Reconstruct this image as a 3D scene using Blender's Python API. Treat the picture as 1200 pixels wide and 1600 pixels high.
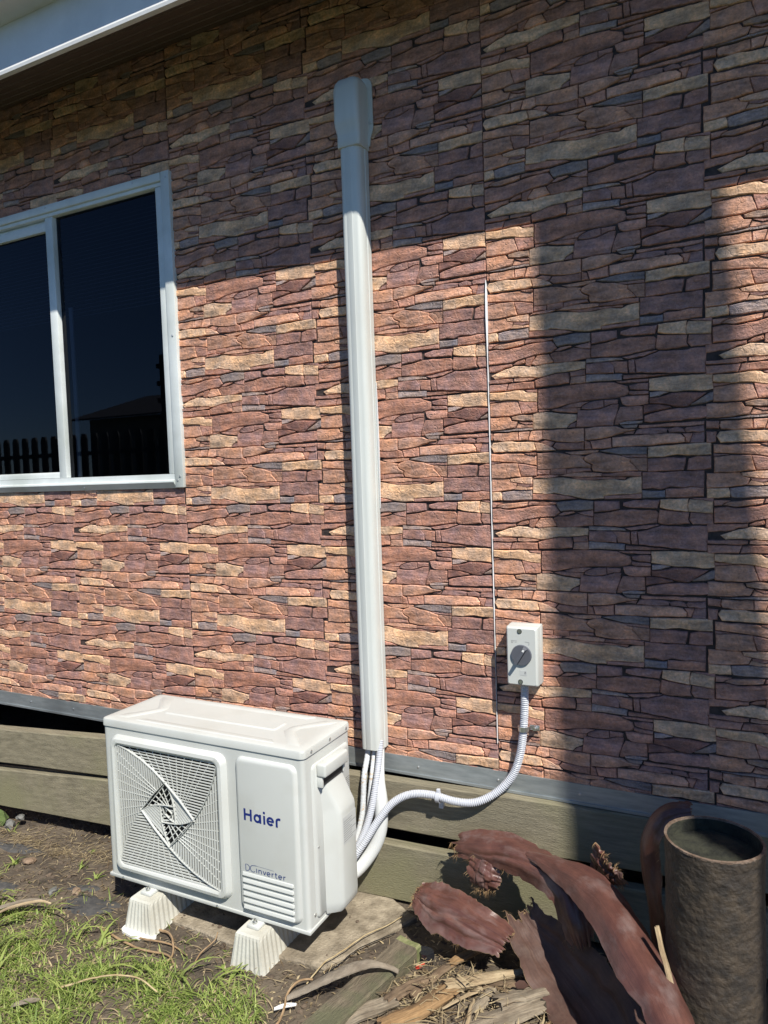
import bpy, bmesh, math, random
from math import radians, sin, cos, pi, sqrt, atan2
from mathutils import Vector, Matrix, noise

for _o in list(bpy.data.objects):
    bpy.data.objects.remove(_o)
scene = bpy.context.scene
COL = scene.collection
random.seed(7)

# ------------------------------------------------------------------ camera
cam_data = bpy.data.cameras.new('camera')
cam = bpy.data.objects.new('camera', cam_data)
COL.objects.link(cam)
cam_data.sensor_fit = 'VERTICAL'
cam_data.sensor_height = 36.0
cam_data.lens = 36.0 * 1125.0 / 1600.0
cam_data.clip_start = 0.05
cam_data.clip_end = 500
# world axes: X along the wall to the right, Y into the wall, Z up (metres)
_R = [[0.89351882, -0.44899253, 0.00546188], [0.44773298, 0.89180277, 0.06498466], [-0.03404854, -0.05561955, 0.99787132]]
_rx = Vector((_R[0][0], _R[1][0], _R[2][0])); _rf = Vector((_R[0][1], _R[1][1], _R[2][1])); _ru = Vector((_R[0][2], _R[1][2], _R[2][2]))
cam.matrix_world = Matrix(((_rx.x, _ru.x, -_rf.x, 1.50987), (_rx.y, _ru.y, -_rf.y, -2.17198), (_rx.z, _ru.z, -_rf.z, 1.45163), (0, 0, 0, 1)))
scene.camera = cam

# ------------------------------------------------------------------ sky, sun, exposure
SUN = Vector((1.08, -1.0, 1.75)).normalized()          # direction towards the sun
world = bpy.data.worlds.new('World'); scene.world = world; world.use_nodes = True
wn = world.node_tree.nodes; wl = world.node_tree.links
wn.clear()
w_out = wn.new('ShaderNodeOutputWorld'); w_bg = wn.new('ShaderNodeBackground'); w_sky = wn.new('ShaderNodeTexSky')
w_sky.sky_type = 'NISHITA'; w_sky.sun_disc = False
w_sky.sun_elevation = math.asin(SUN.z)
w_sky.sun_rotation = atan2(SUN.x, SUN.y)
w_sky.air_density = 0.7; w_sky.dust_density = 0.0; w_sky.ozone_density = 8.0
w_bg.inputs[1].default_value = 0.108
wl.new(w_sky.outputs[0], w_bg.inputs[0]); wl.new(w_bg.outputs[0], w_out.inputs[0])
sun_data = bpy.data.lights.new('sun', 'SUN'); sun = bpy.data.objects.new('sun', sun_data); COL.objects.link(sun)
sun_data.energy = 5.0; sun_data.angle = radians(0.53); sun_data.color = (1.0, 0.965, 0.875)
sun.rotation_euler = SUN.to_track_quat('Z', 'Y').to_euler()
sun.location = (6, -6, 10)
scene.view_settings.view_transform = 'Standard'; scene.view_settings.look = 'None'
scene.view_settings.exposure = 0.4; scene.view_settings.gamma = 1.0
scene.view_settings.use_curve_mapping = False

# ------------------------------------------------------------------ helpers
def smooth(me, ang=40):
    for p in me.polygons: p.use_smooth = True
    try: me.set_sharp_from_angle(angle=radians(ang))
    except Exception: pass

class MB:
    def __init__(s): s.v = []; s.f = []
    def add(s, vs, fs):
        b = len(s.v); s.v += [tuple(q) for q in vs]; s.f += [tuple(i + b for i in f) for f in fs]; return s
    def box(s, x0, x1, y0, y1, z0, z1):
        return s.add([(x0,y0,z0),(x1,y0,z0),(x1,y1,z0),(x0,y1,z0),(x0,y0,z1),(x1,y0,z1),(x1,y1,z1),(x0,y1,z1)],
                     [(0,3,2,1),(4,5,6,7),(0,1,5,4),(1,2,6,5),(2,3,7,6),(3,0,4,7)])
    def rbox(s, x0, x1, y0, y1, z0, z1, r=0.004, seg=2):
        bm = bmesh.new(); m = MB().box(x0,x1,y0,y1,z0,z1)
        vs = [bm.verts.new(q) for q in m.v]
        for f in m.f: bm.faces.new([vs[i] for i in f])
        bmesh.ops.bevel(bm, geom=bm.edges[:], offset=r, segments=seg, affect='EDGES', profile=0.5)
        bm.verts.index_update()
        s.add([q.co[:] for q in bm.verts], [[q.index for q in f.verts] for f in bm.faces]); bm.free(); return s
    def hexa(s, c):   # eight corners, bottom ring then top ring
        return s.add(c, [(0,3,2,1),(4,5,6,7),(0,1,5,4),(1,2,6,5),(2,3,7,6),(3,0,4,7)])
    def loft(s, rings, cap0=True, cap1=True, closed=True):
        n = len(rings[0]); b = len(s.v)
        for r in rings: s.v += [tuple(q) for q in r]
        for i in range(len(rings) - 1):
            for j in range(n if closed else n - 1):
                k = (j + 1) % n
                s.f.append((b+i*n+j, b+i*n+k, b+(i+1)*n+k, b+(i+1)*n+j))
        if cap0: s.f.append(tuple(b + j for j in reversed(range(n))))
        if cap1: s.f.append(tuple(b + (len(rings)-1)*n + j for j in range(n)))
        return s
    def tube(s, path, rad, n=12, cap=True):
        path = [Vector(p) for p in path]
        rad = rad if isinstance(rad, (list, tuple)) else [rad]*len(path)
        t = (path[1]-path[0]).normalized(); up = Vector((0,0,1)) if abs(t.z) < 0.9 else Vector((1,0,0))
        a = t.cross(up).normalized(); rings = []
        for i, p in enumerate(path):
            d = (path[min(i+1,len(path)-1)] - path[max(i-1,0)]).normalized()
            a = (a - d*a.dot(d)).normalized(); b = d.cross(a)
            rings.append([p + (a*cos(2*pi*k/n) + b*sin(2*pi*k/n))*rad[i] for k in range(n)])
        return s.loft(rings, cap, cap)
    def cyl(s, c, axis, r, h, n=20, r2=None):
        c = Vector(c); axis = Vector(axis).normalized()
        return s.tube([c, c + axis*h], [r, r if r2 is None else r2], n)
    def build(s, name, m, parent=None, sm=None, label=None):
        me = bpy.data.meshes.new(name); me.from_pydata(s.v, [], s.f); me.validate(); me.update()
        if m: me.materials.append(m)
        if sm: smooth(me, sm)
        o = bpy.data.objects.new(name, me); COL.objects.link(o)
        if parent: o.parent = parent
        if label: o['label'] = label
        return o

def tag(o, label, cat, group=None):
    o['label'] = label; o['category'] = cat
    if group: o['group'] = group
    return o
def thing(name, label, cat, loc=(0,0,0), group=None):
    o = bpy.data.objects.new(name, None); COL.objects.link(o); o.location = loc; o.empty_display_size = 0.1
    return tag(o, label, cat, group)
def kind(o, k): o['kind'] = k; return o
def link_copy(src, parent, loc=None):
    o = src.copy(); COL.objects.link(o); o.parent = parent
    if loc is not None: o.location = loc
    return o
def crom(pts, step):
    pts = [Vector(p) for p in pts]; P = [pts[0]*2-pts[1]] + pts + [pts[-1]*2-pts[-2]]; out = []
    for i in range(1, len(P)-2):
        n = max(1, int((P[i+1]-P[i]).length/step))
        for k in range(n):
            t = k/n
            out.append(0.5*((2*P[i]) + (P[i+1]-P[i-1])*t + (2*P[i-1]-5*P[i]+4*P[i+1]-P[i+2])*t*t + (3*P[i]-P[i-1]-3*P[i+1]+P[i+2])*t**3))
    out.append(pts[-1]); return out
def rrect(x0, x1, z0, z1, r, n=5):
    out = []
    for cx, cz, a0 in ((x1-r,z0+r,-90),(x1-r,z1-r,0),(x0+r,z1-r,90),(x0+r,z0+r,180)):
        for k in range(n+1):
            a = radians(a0 + 90*k/n); out.append((cx+r*cos(a), cz+r*sin(a)))
    return out
def nz(x, y, z=0.0): return noise.noise(Vector((x, y, z)))

# ------------------------------------------------------------------ materials
def newmat(name):
    m = bpy.data.materials.new(name); m.use_nodes = True
    nt = m.node_tree; return m, nt.nodes, nt.links, nt.nodes['Principled BSDF']
def c4(c): return (c[0], c[1], c[2], 1.0)
def pmat(name, c1, c2=None, scale=8, rough=0.6, bump=0.0, bscale=60, metal=0.0, stretch=None, spec=0.5, detail=5, c3=None, s3=2.5, contrast=(0.35,0.65), r2=None):
    m, N, L, B = newmat(name)
    B.inputs['Roughness'].default_value = rough; B.inputs['Metallic'].default_value = metal
    B.inputs['Specular IOR Level'].default_value = spec
    B.inputs['Base Color'].default_value = c4(c1)
    tc = N.new('ShaderNodeTexCoord'); src = tc.outputs['Object']
    if stretch:
        mp = N.new('ShaderNodeMapping'); mp.inputs['Scale'].default_value = stretch; L.new(src, mp.inputs['Vector']); src = mp.outputs[0]
    if c2:
        t = N.new('ShaderNodeTexNoise'); t.inputs['Scale'].default_value = scale; t.inputs['Detail'].default_value = detail; t.inputs['Roughness'].default_value = 0.62
        L.new(src, t.inputs['Vector'])
        r = N.new('ShaderNodeValToRGB'); r.color_ramp.elements[0].position = contrast[0]; r.color_ramp.elements[1].position = contrast[1]
        r.color_ramp.elements[0].color = c4(c1); r.color_ramp.elements[1].color = c4(c2)
        L.new(t.outputs[0], r.inputs[0]); col = r.outputs[0]
        if c3:
            t3 = N.new('ShaderNodeTexNoise'); t3.inputs['Scale'].default_value = s3; t3.inputs['Detail'].default_value = 4; L.new(tc.outputs['Object'], t3.inputs['Vector'])
            r3 = N.new('ShaderNodeValToRGB'); r3.color_ramp.elements[0].position = 0.48; r3.color_ramp.elements[1].position = 0.66
            L.new(t3.outputs[0], r3.inputs[0])
            mx = N.new('ShaderNodeMix'); mx.data_type = 'RGBA'; L.new(r3.outputs[0], mx.inputs[0]); L.new(col, mx.inputs[6]); mx.inputs[7].default_value = c4(c3)
            col = mx.outputs[2]
        L.new(col, B.inputs['Base Color'])
        if r2 is not None:
            mr = N.new('ShaderNodeMapRange'); mr.inputs[3].default_value = rough; mr.inputs[4].default_value = r2; L.new(t.outputs[0], mr.inputs[0]); L.new(mr.outputs[0], B.inputs['Roughness'])
    if bump:
        b = N.new('ShaderNodeTexNoise'); b.inputs['Scale'].default_value = bscale; b.inputs['Detail'].default_value = 6; L.new(src, b.inputs['Vector'])
        bp = N.new('ShaderNodeBump'); bp.inputs['Strength'].default_value = bump; bp.inputs['Distance'].default_value = 0.01
        L.new(b.outputs[0], bp.inputs['Height']); L.new(bp.outputs[0], B.inputs['Normal'])
    return m

def stone_material():
    m, N, L, B = newmat('stone_face')
    B.inputs['Roughness'].default_value = 0.62; B.inputs['Specular IOR Level'].default_value = 0.35
    ac = N.new('ShaderNodeAttribute'); ac.attribute_name = 'tint'
    ap = N.new('ShaderNodeAttribute'); ap.attribute_name = 'cell'
    def noi(sc, det=5, vec=None, ro=0.6):
        t = N.new('ShaderNodeTexNoise'); t.inputs['Scale'].default_value = sc; t.inputs['Detail'].default_value = det; t.inputs['Roughness'].default_value = ro
        L.new(vec or ap.outputs['Vector'], t.inputs['Vector']); return t
    mp = N.new('ShaderNodeMapping'); mp.inputs['Scale'].default_value = (1, 1, 3.2); mp.inputs['Rotation'].default_value = (0, 0.12, 0); L.new(ap.outputs['Vector'], mp.inputs['Vector'])
    n1 = noi(13, 6, mp.outputs[0]); n2 = noi(24, 5); n3 = noi(130, 4)
    v1 = N.new('ShaderNodeMapRange'); v1.inputs[1].default_value = 0.3; v1.inputs[2].default_value = 0.7; v1.inputs[3].default_value = 0.55; v1.inputs[4].default_value = 1.42; L.new(n1.outputs[0], v1.inputs[0])
    v3 = N.new('ShaderNodeMapRange'); v3.inputs[1].default_value = 0.3; v3.inputs[2].default_value = 0.7; v3.inputs[3].default_value = 0.76; v3.inputs[4].default_value = 1.26; L.new(n3.outputs[0], v3.inputs[0])
    mu = N.new('ShaderNodeMath'); mu.operation = 'MULTIPLY'; L.new(v1.outputs[0], mu.inputs[0]); L.new(v3.outputs[0], mu.inputs[1])
    # hue wander: some patches rustier, some more violet
    rp = N.new('ShaderNodeValToRGB'); rp.color_ramp.elements[0].position = 0.34; rp.color_ramp.elements[1].position = 0.66
    rp.color_ramp.elements[0].color = (0.80, 0.84, 0.98, 1); rp.color_ramp.elements[1].color = (1.18, 1.03, 0.92, 1); L.new(n2.outputs[0], rp.inputs[0])
    m1 = N.new('ShaderNodeMix'); m1.data_type = 'RGBA'; m1.blend_type = 'MULTIPLY'; m1.inputs[0].default_value = 1; L.new(ac.outputs['Color'], m1.inputs[6]); L.new(rp.outputs[0], m1.inputs[7])
    vm = N.new('ShaderNodeVectorMath'); vm.operation = 'SCALE'; L.new(m1.outputs[2], vm.inputs[0]); L.new(mu.outputs[0], vm.inputs['Scale'])
    # thin pale veins
    vo = N.new('ShaderNodeTexVoronoi'); vo.feature = 'DISTANCE_TO_EDGE'; vo.inputs['Scale'].default_value = 22
    ds = noi(20, 3); va = N.new('ShaderNodeVectorMath'); va.operation = 'MULTIPLY_ADD'; va.inputs[1].default_value = (0.05, 0.05, 0.05)
    L.new(ds.outputs['Color'], va.inputs[0]); L.new(ap.outputs['Vector'], va.inputs[2]); L.new(va.outputs[0], vo.inputs['Vector'])
    vr = N.new('ShaderNodeMapRange'); vr.inputs[1].default_value = 0.0; vr.inputs[2].default_value = 0.035; vr.inputs[3].default_value = 0.28; vr.inputs[4].default_value = 0.0; L.new(vo.outputs['Distance'], vr.inputs[0])
    vmask = N.new('ShaderNodeMath'); vmask.operation = 'MULTIPLY'; L.new(vr.outputs[0], vmask.inputs[0]); L.new(n1.outputs[0], vmask.inputs[1])
    mx = N.new('ShaderNodeMix'); mx.data_type = 'RGBA'; L.new(vmask.outputs[0], mx.inputs[0]); L.new(vm.outputs[0], mx.inputs[6]); mx.inputs[7].default_value = (0.62, 0.45, 0.36, 1)
    L.new(mx.outputs[2], B.inputs['Base Color'])
    h = N.new('ShaderNodeMath'); h.operation = 'MULTIPLY_ADD'; h.inputs[1].default_value = 0.35; L.new(n3.outputs[0], h.inputs[0]); L.new(n1.outputs[0], h.inputs[2])
    h2 = N.new('ShaderNodeMath'); h2.operation = 'MULTIPLY_ADD'; h2.inputs[1].default_value = -0.6; L.new(vr.outputs[0], h2.inputs[0]); L.new(h.outputs[0], h2.inputs[2])
    bp = N.new('ShaderNodeBump'); bp.inputs['Strength'].default_value = 0.62; bp.inputs['Distance'].default_value = 0.012; L.new(h2.outputs[0], bp.inputs['Height']); L.new(bp.outputs[0], B.inputs['Normal'])
    return m

M = {}
M['stone'] = stone_material()
M['joint'] = pmat('stone_joint', (0.022,0.016,0.015), (0.07,0.045,0.038), 30, 0.8, 0.3, 80)
M['pvc_edge'] = pmat('white_panel_edge', (0.75,0.76,0.78), None, rough=0.4)
M['gap'] = pmat('seam_gap', (0.012,0.011,0.011), None, rough=0.9)
M['white_alu'] = pmat('white_window_aluminium', (0.70,0.73,0.72), (0.63,0.66,0.65), 14, 0.38, 0.03, 200, c3=(0.52,0.55,0.52), s3=3)
M['fascia'] = pmat('fascia_paint', (0.70,0.70,0.69), (0.6,0.6,0.59), 5, 0.5, 0.04, 60)
M['soffit'] = pmat('stained_soffit_board', (0.075,0.05,0.036), (0.12,0.08,0.055), 9, 0.6, 0.15, 70, stretch=(1,12,12))
M['galv'] = pmat('galvanised_flashing', (0.30,0.33,0.34), (0.42,0.45,0.46), 12, 0.42, 0.05, 150, metal=0.55, stretch=(1,4,6), c3=(0.22,0.24,0.25), s3=2.2)
M['steel'] = pmat('zinc_screw', (0.62,0.62,0.6), None, rough=0.3, metal=0.9)
M['board'] = pmat('weathered_treated_pine', (0.145,0.126,0.085), (0.275,0.24,0.165), 7, 0.85, 0.45, 55, stretch=(1,14,11), c3=(0.205,0.19,0.11), s3=3.4, contrast=(0.3,0.7))
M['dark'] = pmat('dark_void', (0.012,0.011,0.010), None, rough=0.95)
M['roof'] = pmat('roof_sheet', (0.22,0.22,0.22), (0.28,0.28,0.28), 6, 0.5)
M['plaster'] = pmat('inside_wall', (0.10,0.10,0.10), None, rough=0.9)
M['blind'] = pmat('blind_slat', (0.24,0.24,0.25), None, rough=0.5)
M['ac'] = pmat('ac_white_enamel', (0.555,0.565,0.54), (0.535,0.545,0.52), 3, 0.36, 0.015, 500, c3=(0.515,0.52,0.49), s3=7)
M['ac_dark'] = pmat('ac_cavity', (0.03,0.03,0.03), None, rough=0.7)
M['ac_fan'] = pmat('ac_fan_plastic', (0.05,0.05,0.05), None, rough=0.5)
M['blue'] = pmat('blue_print', (0.010,0.024,0.17), None, rough=0.4)
M['blue2'] = pmat('slate_blue_print', (0.035,0.06,0.19), None, rough=0.4)
M['label'] = pmat('silver_label', (0.52,0.53,0.52), None, rough=0.4)
M['ink'] = pmat('grey_ink', (0.16,0.16,0.16), None, rough=0.5)
M['duct'] = pmat('cream_duct_pvc', (0.60,0.62,0.595), (0.54,0.56,0.535), 5, 0.4, 0.03, 40, stretch=(6,6,0.4), c3=(0.52,0.53,0.50), s3=1.6)
M['block'] = pmat('cream_support_plastic', (0.60,0.59,0.525), (0.54,0.525,0.46), 11, 0.6, 0.12, 90, c3=(0.47,0.445,0.375), s3=7)
M['switch'] = pmat('switch_plastic', (0.56,0.57,0.54), None, rough=0.42)
M['knob'] = pmat('grey_knob', (0.10,0.105,0.125), None, rough=0.5)
M['conduit'] = pmat('pale_grey_conduit', (0.50,0.515,0.56), None, rough=0.38)
M['insul'] = pmat('white_insulation', (0.64,0.65,0.64), None, rough=0.55)
M['wrap'] = pmat('speckled_insulation_wrap', (0.60,0.62,0.64), (0.50,0.38,0.26), 50, 0.55, 0.2, 120, stretch=(1,1,2.2), contrast=(0.56,0.64))
M['iron'] = pmat('pitted_cast_iron', (0.030,0.025,0.021), (0.088,0.064,0.042), 30, 0.62, 0.6, 70, c3=(0.040,0.031,0.025), s3=6, contrast=(0.36,0.78))
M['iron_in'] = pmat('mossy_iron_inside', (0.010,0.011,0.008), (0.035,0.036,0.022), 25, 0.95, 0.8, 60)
def sheath_material(name, c1, c2, c3, rough, lo=0.80, hi=1.18, bump=0.3, fine=7):
    m, N, L, B = newmat(name)
    at = N.new('ShaderNodeAttribute'); at.attribute_name = 'strip'
    def noi(scale, vec_scale, det=5):
        mp = N.new('ShaderNodeMapping'); mp.inputs['Scale'].default_value = vec_scale; L.new(at.outputs['Vector'], mp.inputs['Vector'])
        t = N.new('ShaderNodeTexNoise'); t.inputs['Scale'].default_value = scale; t.inputs['Detail'].default_value = det; t.inputs['Roughness'].default_value = 0.65; L.new(mp.outputs[0], t.inputs['Vector']); return t
    n1 = noi(16, (1, 1.5, 1)); n2 = noi(11, (1, 1.3, 1), 6); n3 = noi(30, (0.25, fine, 1), 6)
    r = N.new('ShaderNodeValToRGB'); r.color_ramp.elements[0].position = 0.32; r.color_ramp.elements[1].position = 0.68; r.color_ramp.elements[0].color = c4(c1); r.color_ramp.elements[1].color = c4(c2); L.new(n1.outputs[0], r.inputs[0])
    k = N.new('ShaderNodeMapRange'); k.inputs[1].default_value = 0.50; k.inputs[2].default_value = 0.72; k.inputs[4].default_value = 0.75; L.new(n2.outputs[0], k.inputs[0])
    mx = N.new('ShaderNodeMix'); mx.data_type = 'RGBA'; L.new(k.outputs[0], mx.inputs[0]); L.new(r.outputs[0], mx.inputs[6]); mx.inputs[7].default_value = c4(c3)
    v = N.new('ShaderNodeMapRange'); v.inputs[1].default_value = 0.3; v.inputs[2].default_value = 0.7; v.inputs[3].default_value = lo; v.inputs[4].default_value = hi; L.new(n3.outputs[0], v.inputs[0])
    vm = N.new('ShaderNodeVectorMath'); vm.operation = 'SCALE'; L.new(mx.outputs[2], vm.inputs[0]); L.new(v.outputs[0], vm.inputs['Scale']); L.new(vm.outputs[0], B.inputs['Base Color'])
    rr = N.new('ShaderNodeMapRange'); rr.inputs[3].default_value = rough; rr.inputs[4].default_value = rough+0.25; L.new(n2.outputs[0], rr.inputs[0]); L.new(rr.outputs[0], B.inputs['Roughness'])
    bp = N.new('ShaderNodeBump'); bp.inputs['Strength'].default_value = bump; bp.inputs['Distance'].default_value = 0.008
    h = N.new('ShaderNodeMath'); h.operation = 'MULTIPLY_ADD'; h.inputs[1].default_value = 0.7; L.new(n3.outputs[0], h.inputs[0]); L.new(n1.outputs[0], h.inputs[2]); L.new(h.outputs[0], bp.inputs['Height']); L.new(bp.outputs[0], B.inputs['Normal'])
    return m
M['sheath'] = sheath_material('red_brown_palm_sheath', (0.075,0.032,0.026), (0.135,0.058,0.044), (0.185,0.13,0.12), 0.22, 0.86, 1.12, 0.2)
M['sheath_in'] = sheath_material('palm_sheath_inside', (0.055,0.028,0.022), (0.10,0.052,0.038), (0.13,0.085,0.065), 0.5)
M['log_bark'] = sheath_material('weathered_bark_grain', (0.085,0.055,0.034), (0.19,0.13,0.08), (0.27,0.20,0.13), 0.85, 0.45, 1.5, 0.9, 4)
M['log_wood_pale'] = sheath_material('pale_split_grain', (0.30,0.215,0.125), (0.46,0.36,0.225), (0.20,0.13,0.07), 0.8, 0.6, 1.3, 0.7, 5)
M['log_wood_orange'] = sheath_material('orange_split_grain', (0.20,0.115,0.05), (0.33,0.205,0.10), (0.12,0.075,0.04), 0.85, 0.5, 1.4, 0.8, 5)
M['log_wood_grey'] = sheath_material('grey_split_grain', (0.15,0.115,0.08), (0.29,0.24,0.175), (0.20,0.15,0.10), 0.9, 0.5, 1.45, 0.9, 4)
M['log_straw'] = M['log_wood_pale']
M['sheath_edge'] = pmat('torn_sheath_edge', (0.13,0.075,0.045), (0.26,0.175,0.10), 60, 0.9)
M['fibre'] = pmat('tan_fibre', (0.20,0.115,0.05), (0.36,0.235,0.12), 40, 0.9)
def soil_material():
    m = pmat('dark_soil', (0.048,0.037,0.027), (0.115,0.089,0.064), 22, 0.95, 1.0, 70, c3=(0.15,0.117,0.082), s3=4.2)
    N, L = m.node_tree.nodes, m.node_tree.links; B = N['Principled BSDF']; src = B.inputs['Base Color'].links[0].from_socket
    # added unseen green lawn to cut warm bounce light, bare soil along the house
    tc = N.new('ShaderNodeTexCoord'); sp = N.new('ShaderNodeSeparateXYZ'); L.new(tc.outputs['Object'], sp.inputs[0])
    nn = N.new('ShaderNodeTexNoise'); nn.inputs['Scale'].default_value = 3; L.new(tc.outputs['Object'], nn.inputs['Vector'])
    ad = N.new('ShaderNodeMath'); ad.operation = 'MULTIPLY_ADD'; ad.inputs[1].default_value = 0.5; L.new(nn.outputs[0], ad.inputs[0]); L.new(sp.outputs[1], ad.inputs[2])
    mr = N.new('ShaderNodeMapRange'); mr.inputs[1].default_value = -0.85; mr.inputs[2].default_value = -1.25; L.new(ad.outputs[0], mr.inputs[0])
    mx = N.new('ShaderNodeMix'); mx.data_type = 'RGBA'; L.new(mr.outputs[0], mx.inputs[0]); L.new(src, mx.inputs[6]); mx.inputs[7].default_value = (0.045,0.065,0.022,1); L.new(mx.outputs[2], B.inputs['Base Color'])
    return m
M['soil'] = soil_material()
M['clod'] = pmat('soil_clods', (0.065,0.047,0.033), (0.15,0.11,0.078), 20, 0.95, 0.5, 120)
M['slab'] = pmat('old_concrete', (0.19,0.155,0.11), (0.37,0.31,0.23), 22, 0.9, 0.6, 120, c3=(0.15,0.12,0.085), s3=5)
M['bark'] = pmat('weathered_bark', (0.10,0.065,0.038), (0.26,0.185,0.115), 9, 0.9, 0.8, 45, stretch=(1,1,1), contrast=(0.3,0.7))
M['wood_pale'] = pmat('pale_split_wood', (0.34,0.25,0.145), (0.50,0.40,0.255), 10, 0.8, 0.4, 60, c3=(0.22,0.15,0.085), s3=9)
M['wood_orange'] = pmat('orange_split_wood', (0.24,0.13,0.05), (0.38,0.24,0.11), 14, 0.85, 0.5, 60, c3=(0.12,0.07,0.035), s3=12)
M['wood_grey'] = pmat('grey_dry_wood', (0.17,0.135,0.10), (0.31,0.26,0.20), 12, 0.9, 0.6, 50)
M['timber'] = pmat('old_sawn_timber', (0.105,0.082,0.056), (0.22,0.175,0.12), 9, 0.9, 0.8, 50, stretch=(10,1,10), c3=(0.13,0.125,0.07), s3=9)
M['timber_end'] = pmat('green_timber_end', (0.13,0.145,0.055), (0.25,0.24,0.12), 30, 0.85, 0.3, 80, stretch=(3,1,1))
M['straw'] = pmat('dry_straw', (0.36,0.26,0.13), (0.52,0.42,0.25), 30, 0.85)
M['root'] = pmat('dry_root', (0.26,0.16,0.08), (0.38,0.26,0.15), 40, 0.9)
M['plastic_black'] = pmat('black_plastic', (0.015,0.016,0.02), None, rough=0.2, bump=0.6, bscale=60)
M['mat'] = pmat('black_weed_mat', (0.04,0.04,0.041), (0.085,0.08,0.075), 40, 0.9, 0.3, 300)
M['red'] = pmat('red_plastic', (0.55,0.05,0.03), None, rough=0.4)
M['white'] = pmat('white_scrap', (0.78,0.78,0.76), None, rough=0.5)
M['rock_grey'] = pmat('grey_rock', (0.11,0.108,0.10), (0.20,0.195,0.18), 25, 0.85, 0.6, 90)
M['rock_moss'] = pmat('mossy_rock', (0.055,0.085,0.02), (0.11,0.15,0.045), 25, 0.95, 0.7, 120)
M['rock_brown'] = pmat('brown_rock', (0.19,0.125,0.08), (0.27,0.19,0.13), 25, 0.85, 0.6, 90)
M['fence'] = pmat('dark_fence_steel', (0.05,0.05,0.055), None, rough=0.5)
M['trunk'] = pmat('grey_palm_trunk', (0.22,0.20,0.17), (0.32,0.29,0.25), 6, 0.9, 0.5, 20, stretch=(1,1,6))
M['nwall'] = pmat('neighbour_wall', (0.30,0.28,0.25), (0.36,0.33,0.30), 3, 0.9)
M['nroof'] = pmat('neighbour_roof', (0.10,0.10,0.11), (0.14,0.14,0.15), 5, 0.7)

def leaf_material(name, c1, c2, tr=0.35):
    m, N, L, B = newmat(name)
    oi = N.new('ShaderNodeAttribute'); oi.attribute_name = 'tint'
    r = N.new('ShaderNodeValToRGB'); r.color_ramp.elements[0].color = c4(c1); r.color_ramp.elements[1].color = c4(c2); L.new(oi.outputs['Fac'], r.inputs[0])
    L.new(r.outputs[0], B.inputs['Base Color']); B.inputs['Roughness'].default_value = 0.5; B.inputs['Specular IOR Level'].default_value = 0.35
    t = N.new('ShaderNodeBsdfTranslucent'); L.new(r.outputs[0], t.inputs[0])
    mx = N.new('ShaderNodeMixShader'); mx.inputs[0].default_value = tr; L.new(B.outputs[0], mx.inputs[1]); L.new(t.outputs[0], mx.inputs[2])
    L.new(mx.outputs[0], N['Material Output'].inputs[0]); return m
M['grass'] = leaf_material('fresh_grass', (0.13,0.21,0.035), (0.44,0.50,0.15))
M['litter'] = leaf_material('dry_litter', (0.12,0.08,0.045), (0.50,0.40,0.24), 0.1)
M['frond'] = leaf_material('palm_frond', (0.04,0.08,0.02), (0.08,0.13,0.03))

# window glass: clear pane that mirrors by angle and lets a little of the dark room through
def glass_material():
    m, N, L, B = newmat('window_glass')
    N.remove(B); fr = N.new('ShaderNodeFresnel'); fr.inputs[0].default_value = 1.5
    g = N.new('ShaderNodeBsdfGlossy'); g.inputs['Roughness'].default_value = 0.01; g.inputs[0].default_value = (0.40,0.41,0.45,1)
    t = N.new('ShaderNodeBsdfTransparent'); t.inputs[0].default_value = (0.30,0.34,0.42,1)
    mx = N.new('ShaderNodeMixShader'); L.new(fr.outputs[0], mx.inputs[0]); L.new(t.outputs[0], mx.inputs[1]); L.new(g.outputs[0], mx.inputs[2]); L.new(mx.outputs[0], N['Material Output'].inputs[0]); return m
M['glass'] = glass_material()

# ------------------------------------------------------------------ ground
def sstep(a, b, x):
    t = max(0.0, min(1.0, (x-a)/(b-a))); return t*t*(3-2*t)
SLAB = [(-0.40,-0.445),(0.05,-0.475),(0.40,-0.455),(0.545,-0.125),(0.42,-0.055),(-0.40,-0.085)]
def in_poly(x, y, P):
    c = False; n = len(P)
    for i in range(n):
        x0, y0 = P[i]; x1, y1 = P[(i+1) % n]
        if (y0 > y) != (y1 > y) and x < (x1-x0)*(y-y0)/(y1-y0)+x0: c = not c
    return c
def gh(x, y):
    z = -0.008 + 0.014*nz(x*2.3, y*2.3, 1) + 0.009*nz(x*7, y*7, 2) + 0.005*nz(x*19, y*19, 3)
    if -3 < x < 3 and -2 < y < 0.2: z += 0.004*nz(x*47, y*47, 4)
    z += 0.025*sstep(-0.75, -1.3, x)*sstep(-0.9, -0.3, y)
    z += 0.03*math.exp(-((x-0.85)**2/0.09 + (y+0.42)**2/0.03))
    d = sstep(-0.14, -0.04, y) * (1 if x > -0.5 else 0)
    # sunk under the concrete slab so that the slab shows, heaped against its front edge
    if -0.42 < x < 0.56 and -0.47 < y < -0.04 and in_poly(x, y, SLAB): z = min(z, -0.012)
    z -= 0.12*sstep(0.0, 0.35, y)
    return z
def lines(a, b, fine0, fine1, st):
    out = []; x = fine0
    while x <= fine1 + 1e-6: out.append(x); x += st
    s = st; x = fine1
    while x < b: s *= 1.35; x += s; out.append(min(x, b))
    s = st; x = fine0
    while x > a: s *= 1.35; x -= s; out.insert(0, max(x, a))
    return out
gx = lines(-60, 60, -2.1, 2.0, 0.016); gy = lines(-60, 30, -1.25, 0.1, 0.016)
g = MB(); nx = len(gx)
g.v = [(x, y, gh(x, y)) for y in gy for x in gx]
g.f = [(j*nx+i, j*nx+i+1, (j+1)*nx+i+1, (j+1)*nx+i) for j in range(len(gy)-1) for i in range(nx-1)]
ground = kind(g.build('ground', M['soil'], sm=60), 'structure')

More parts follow.
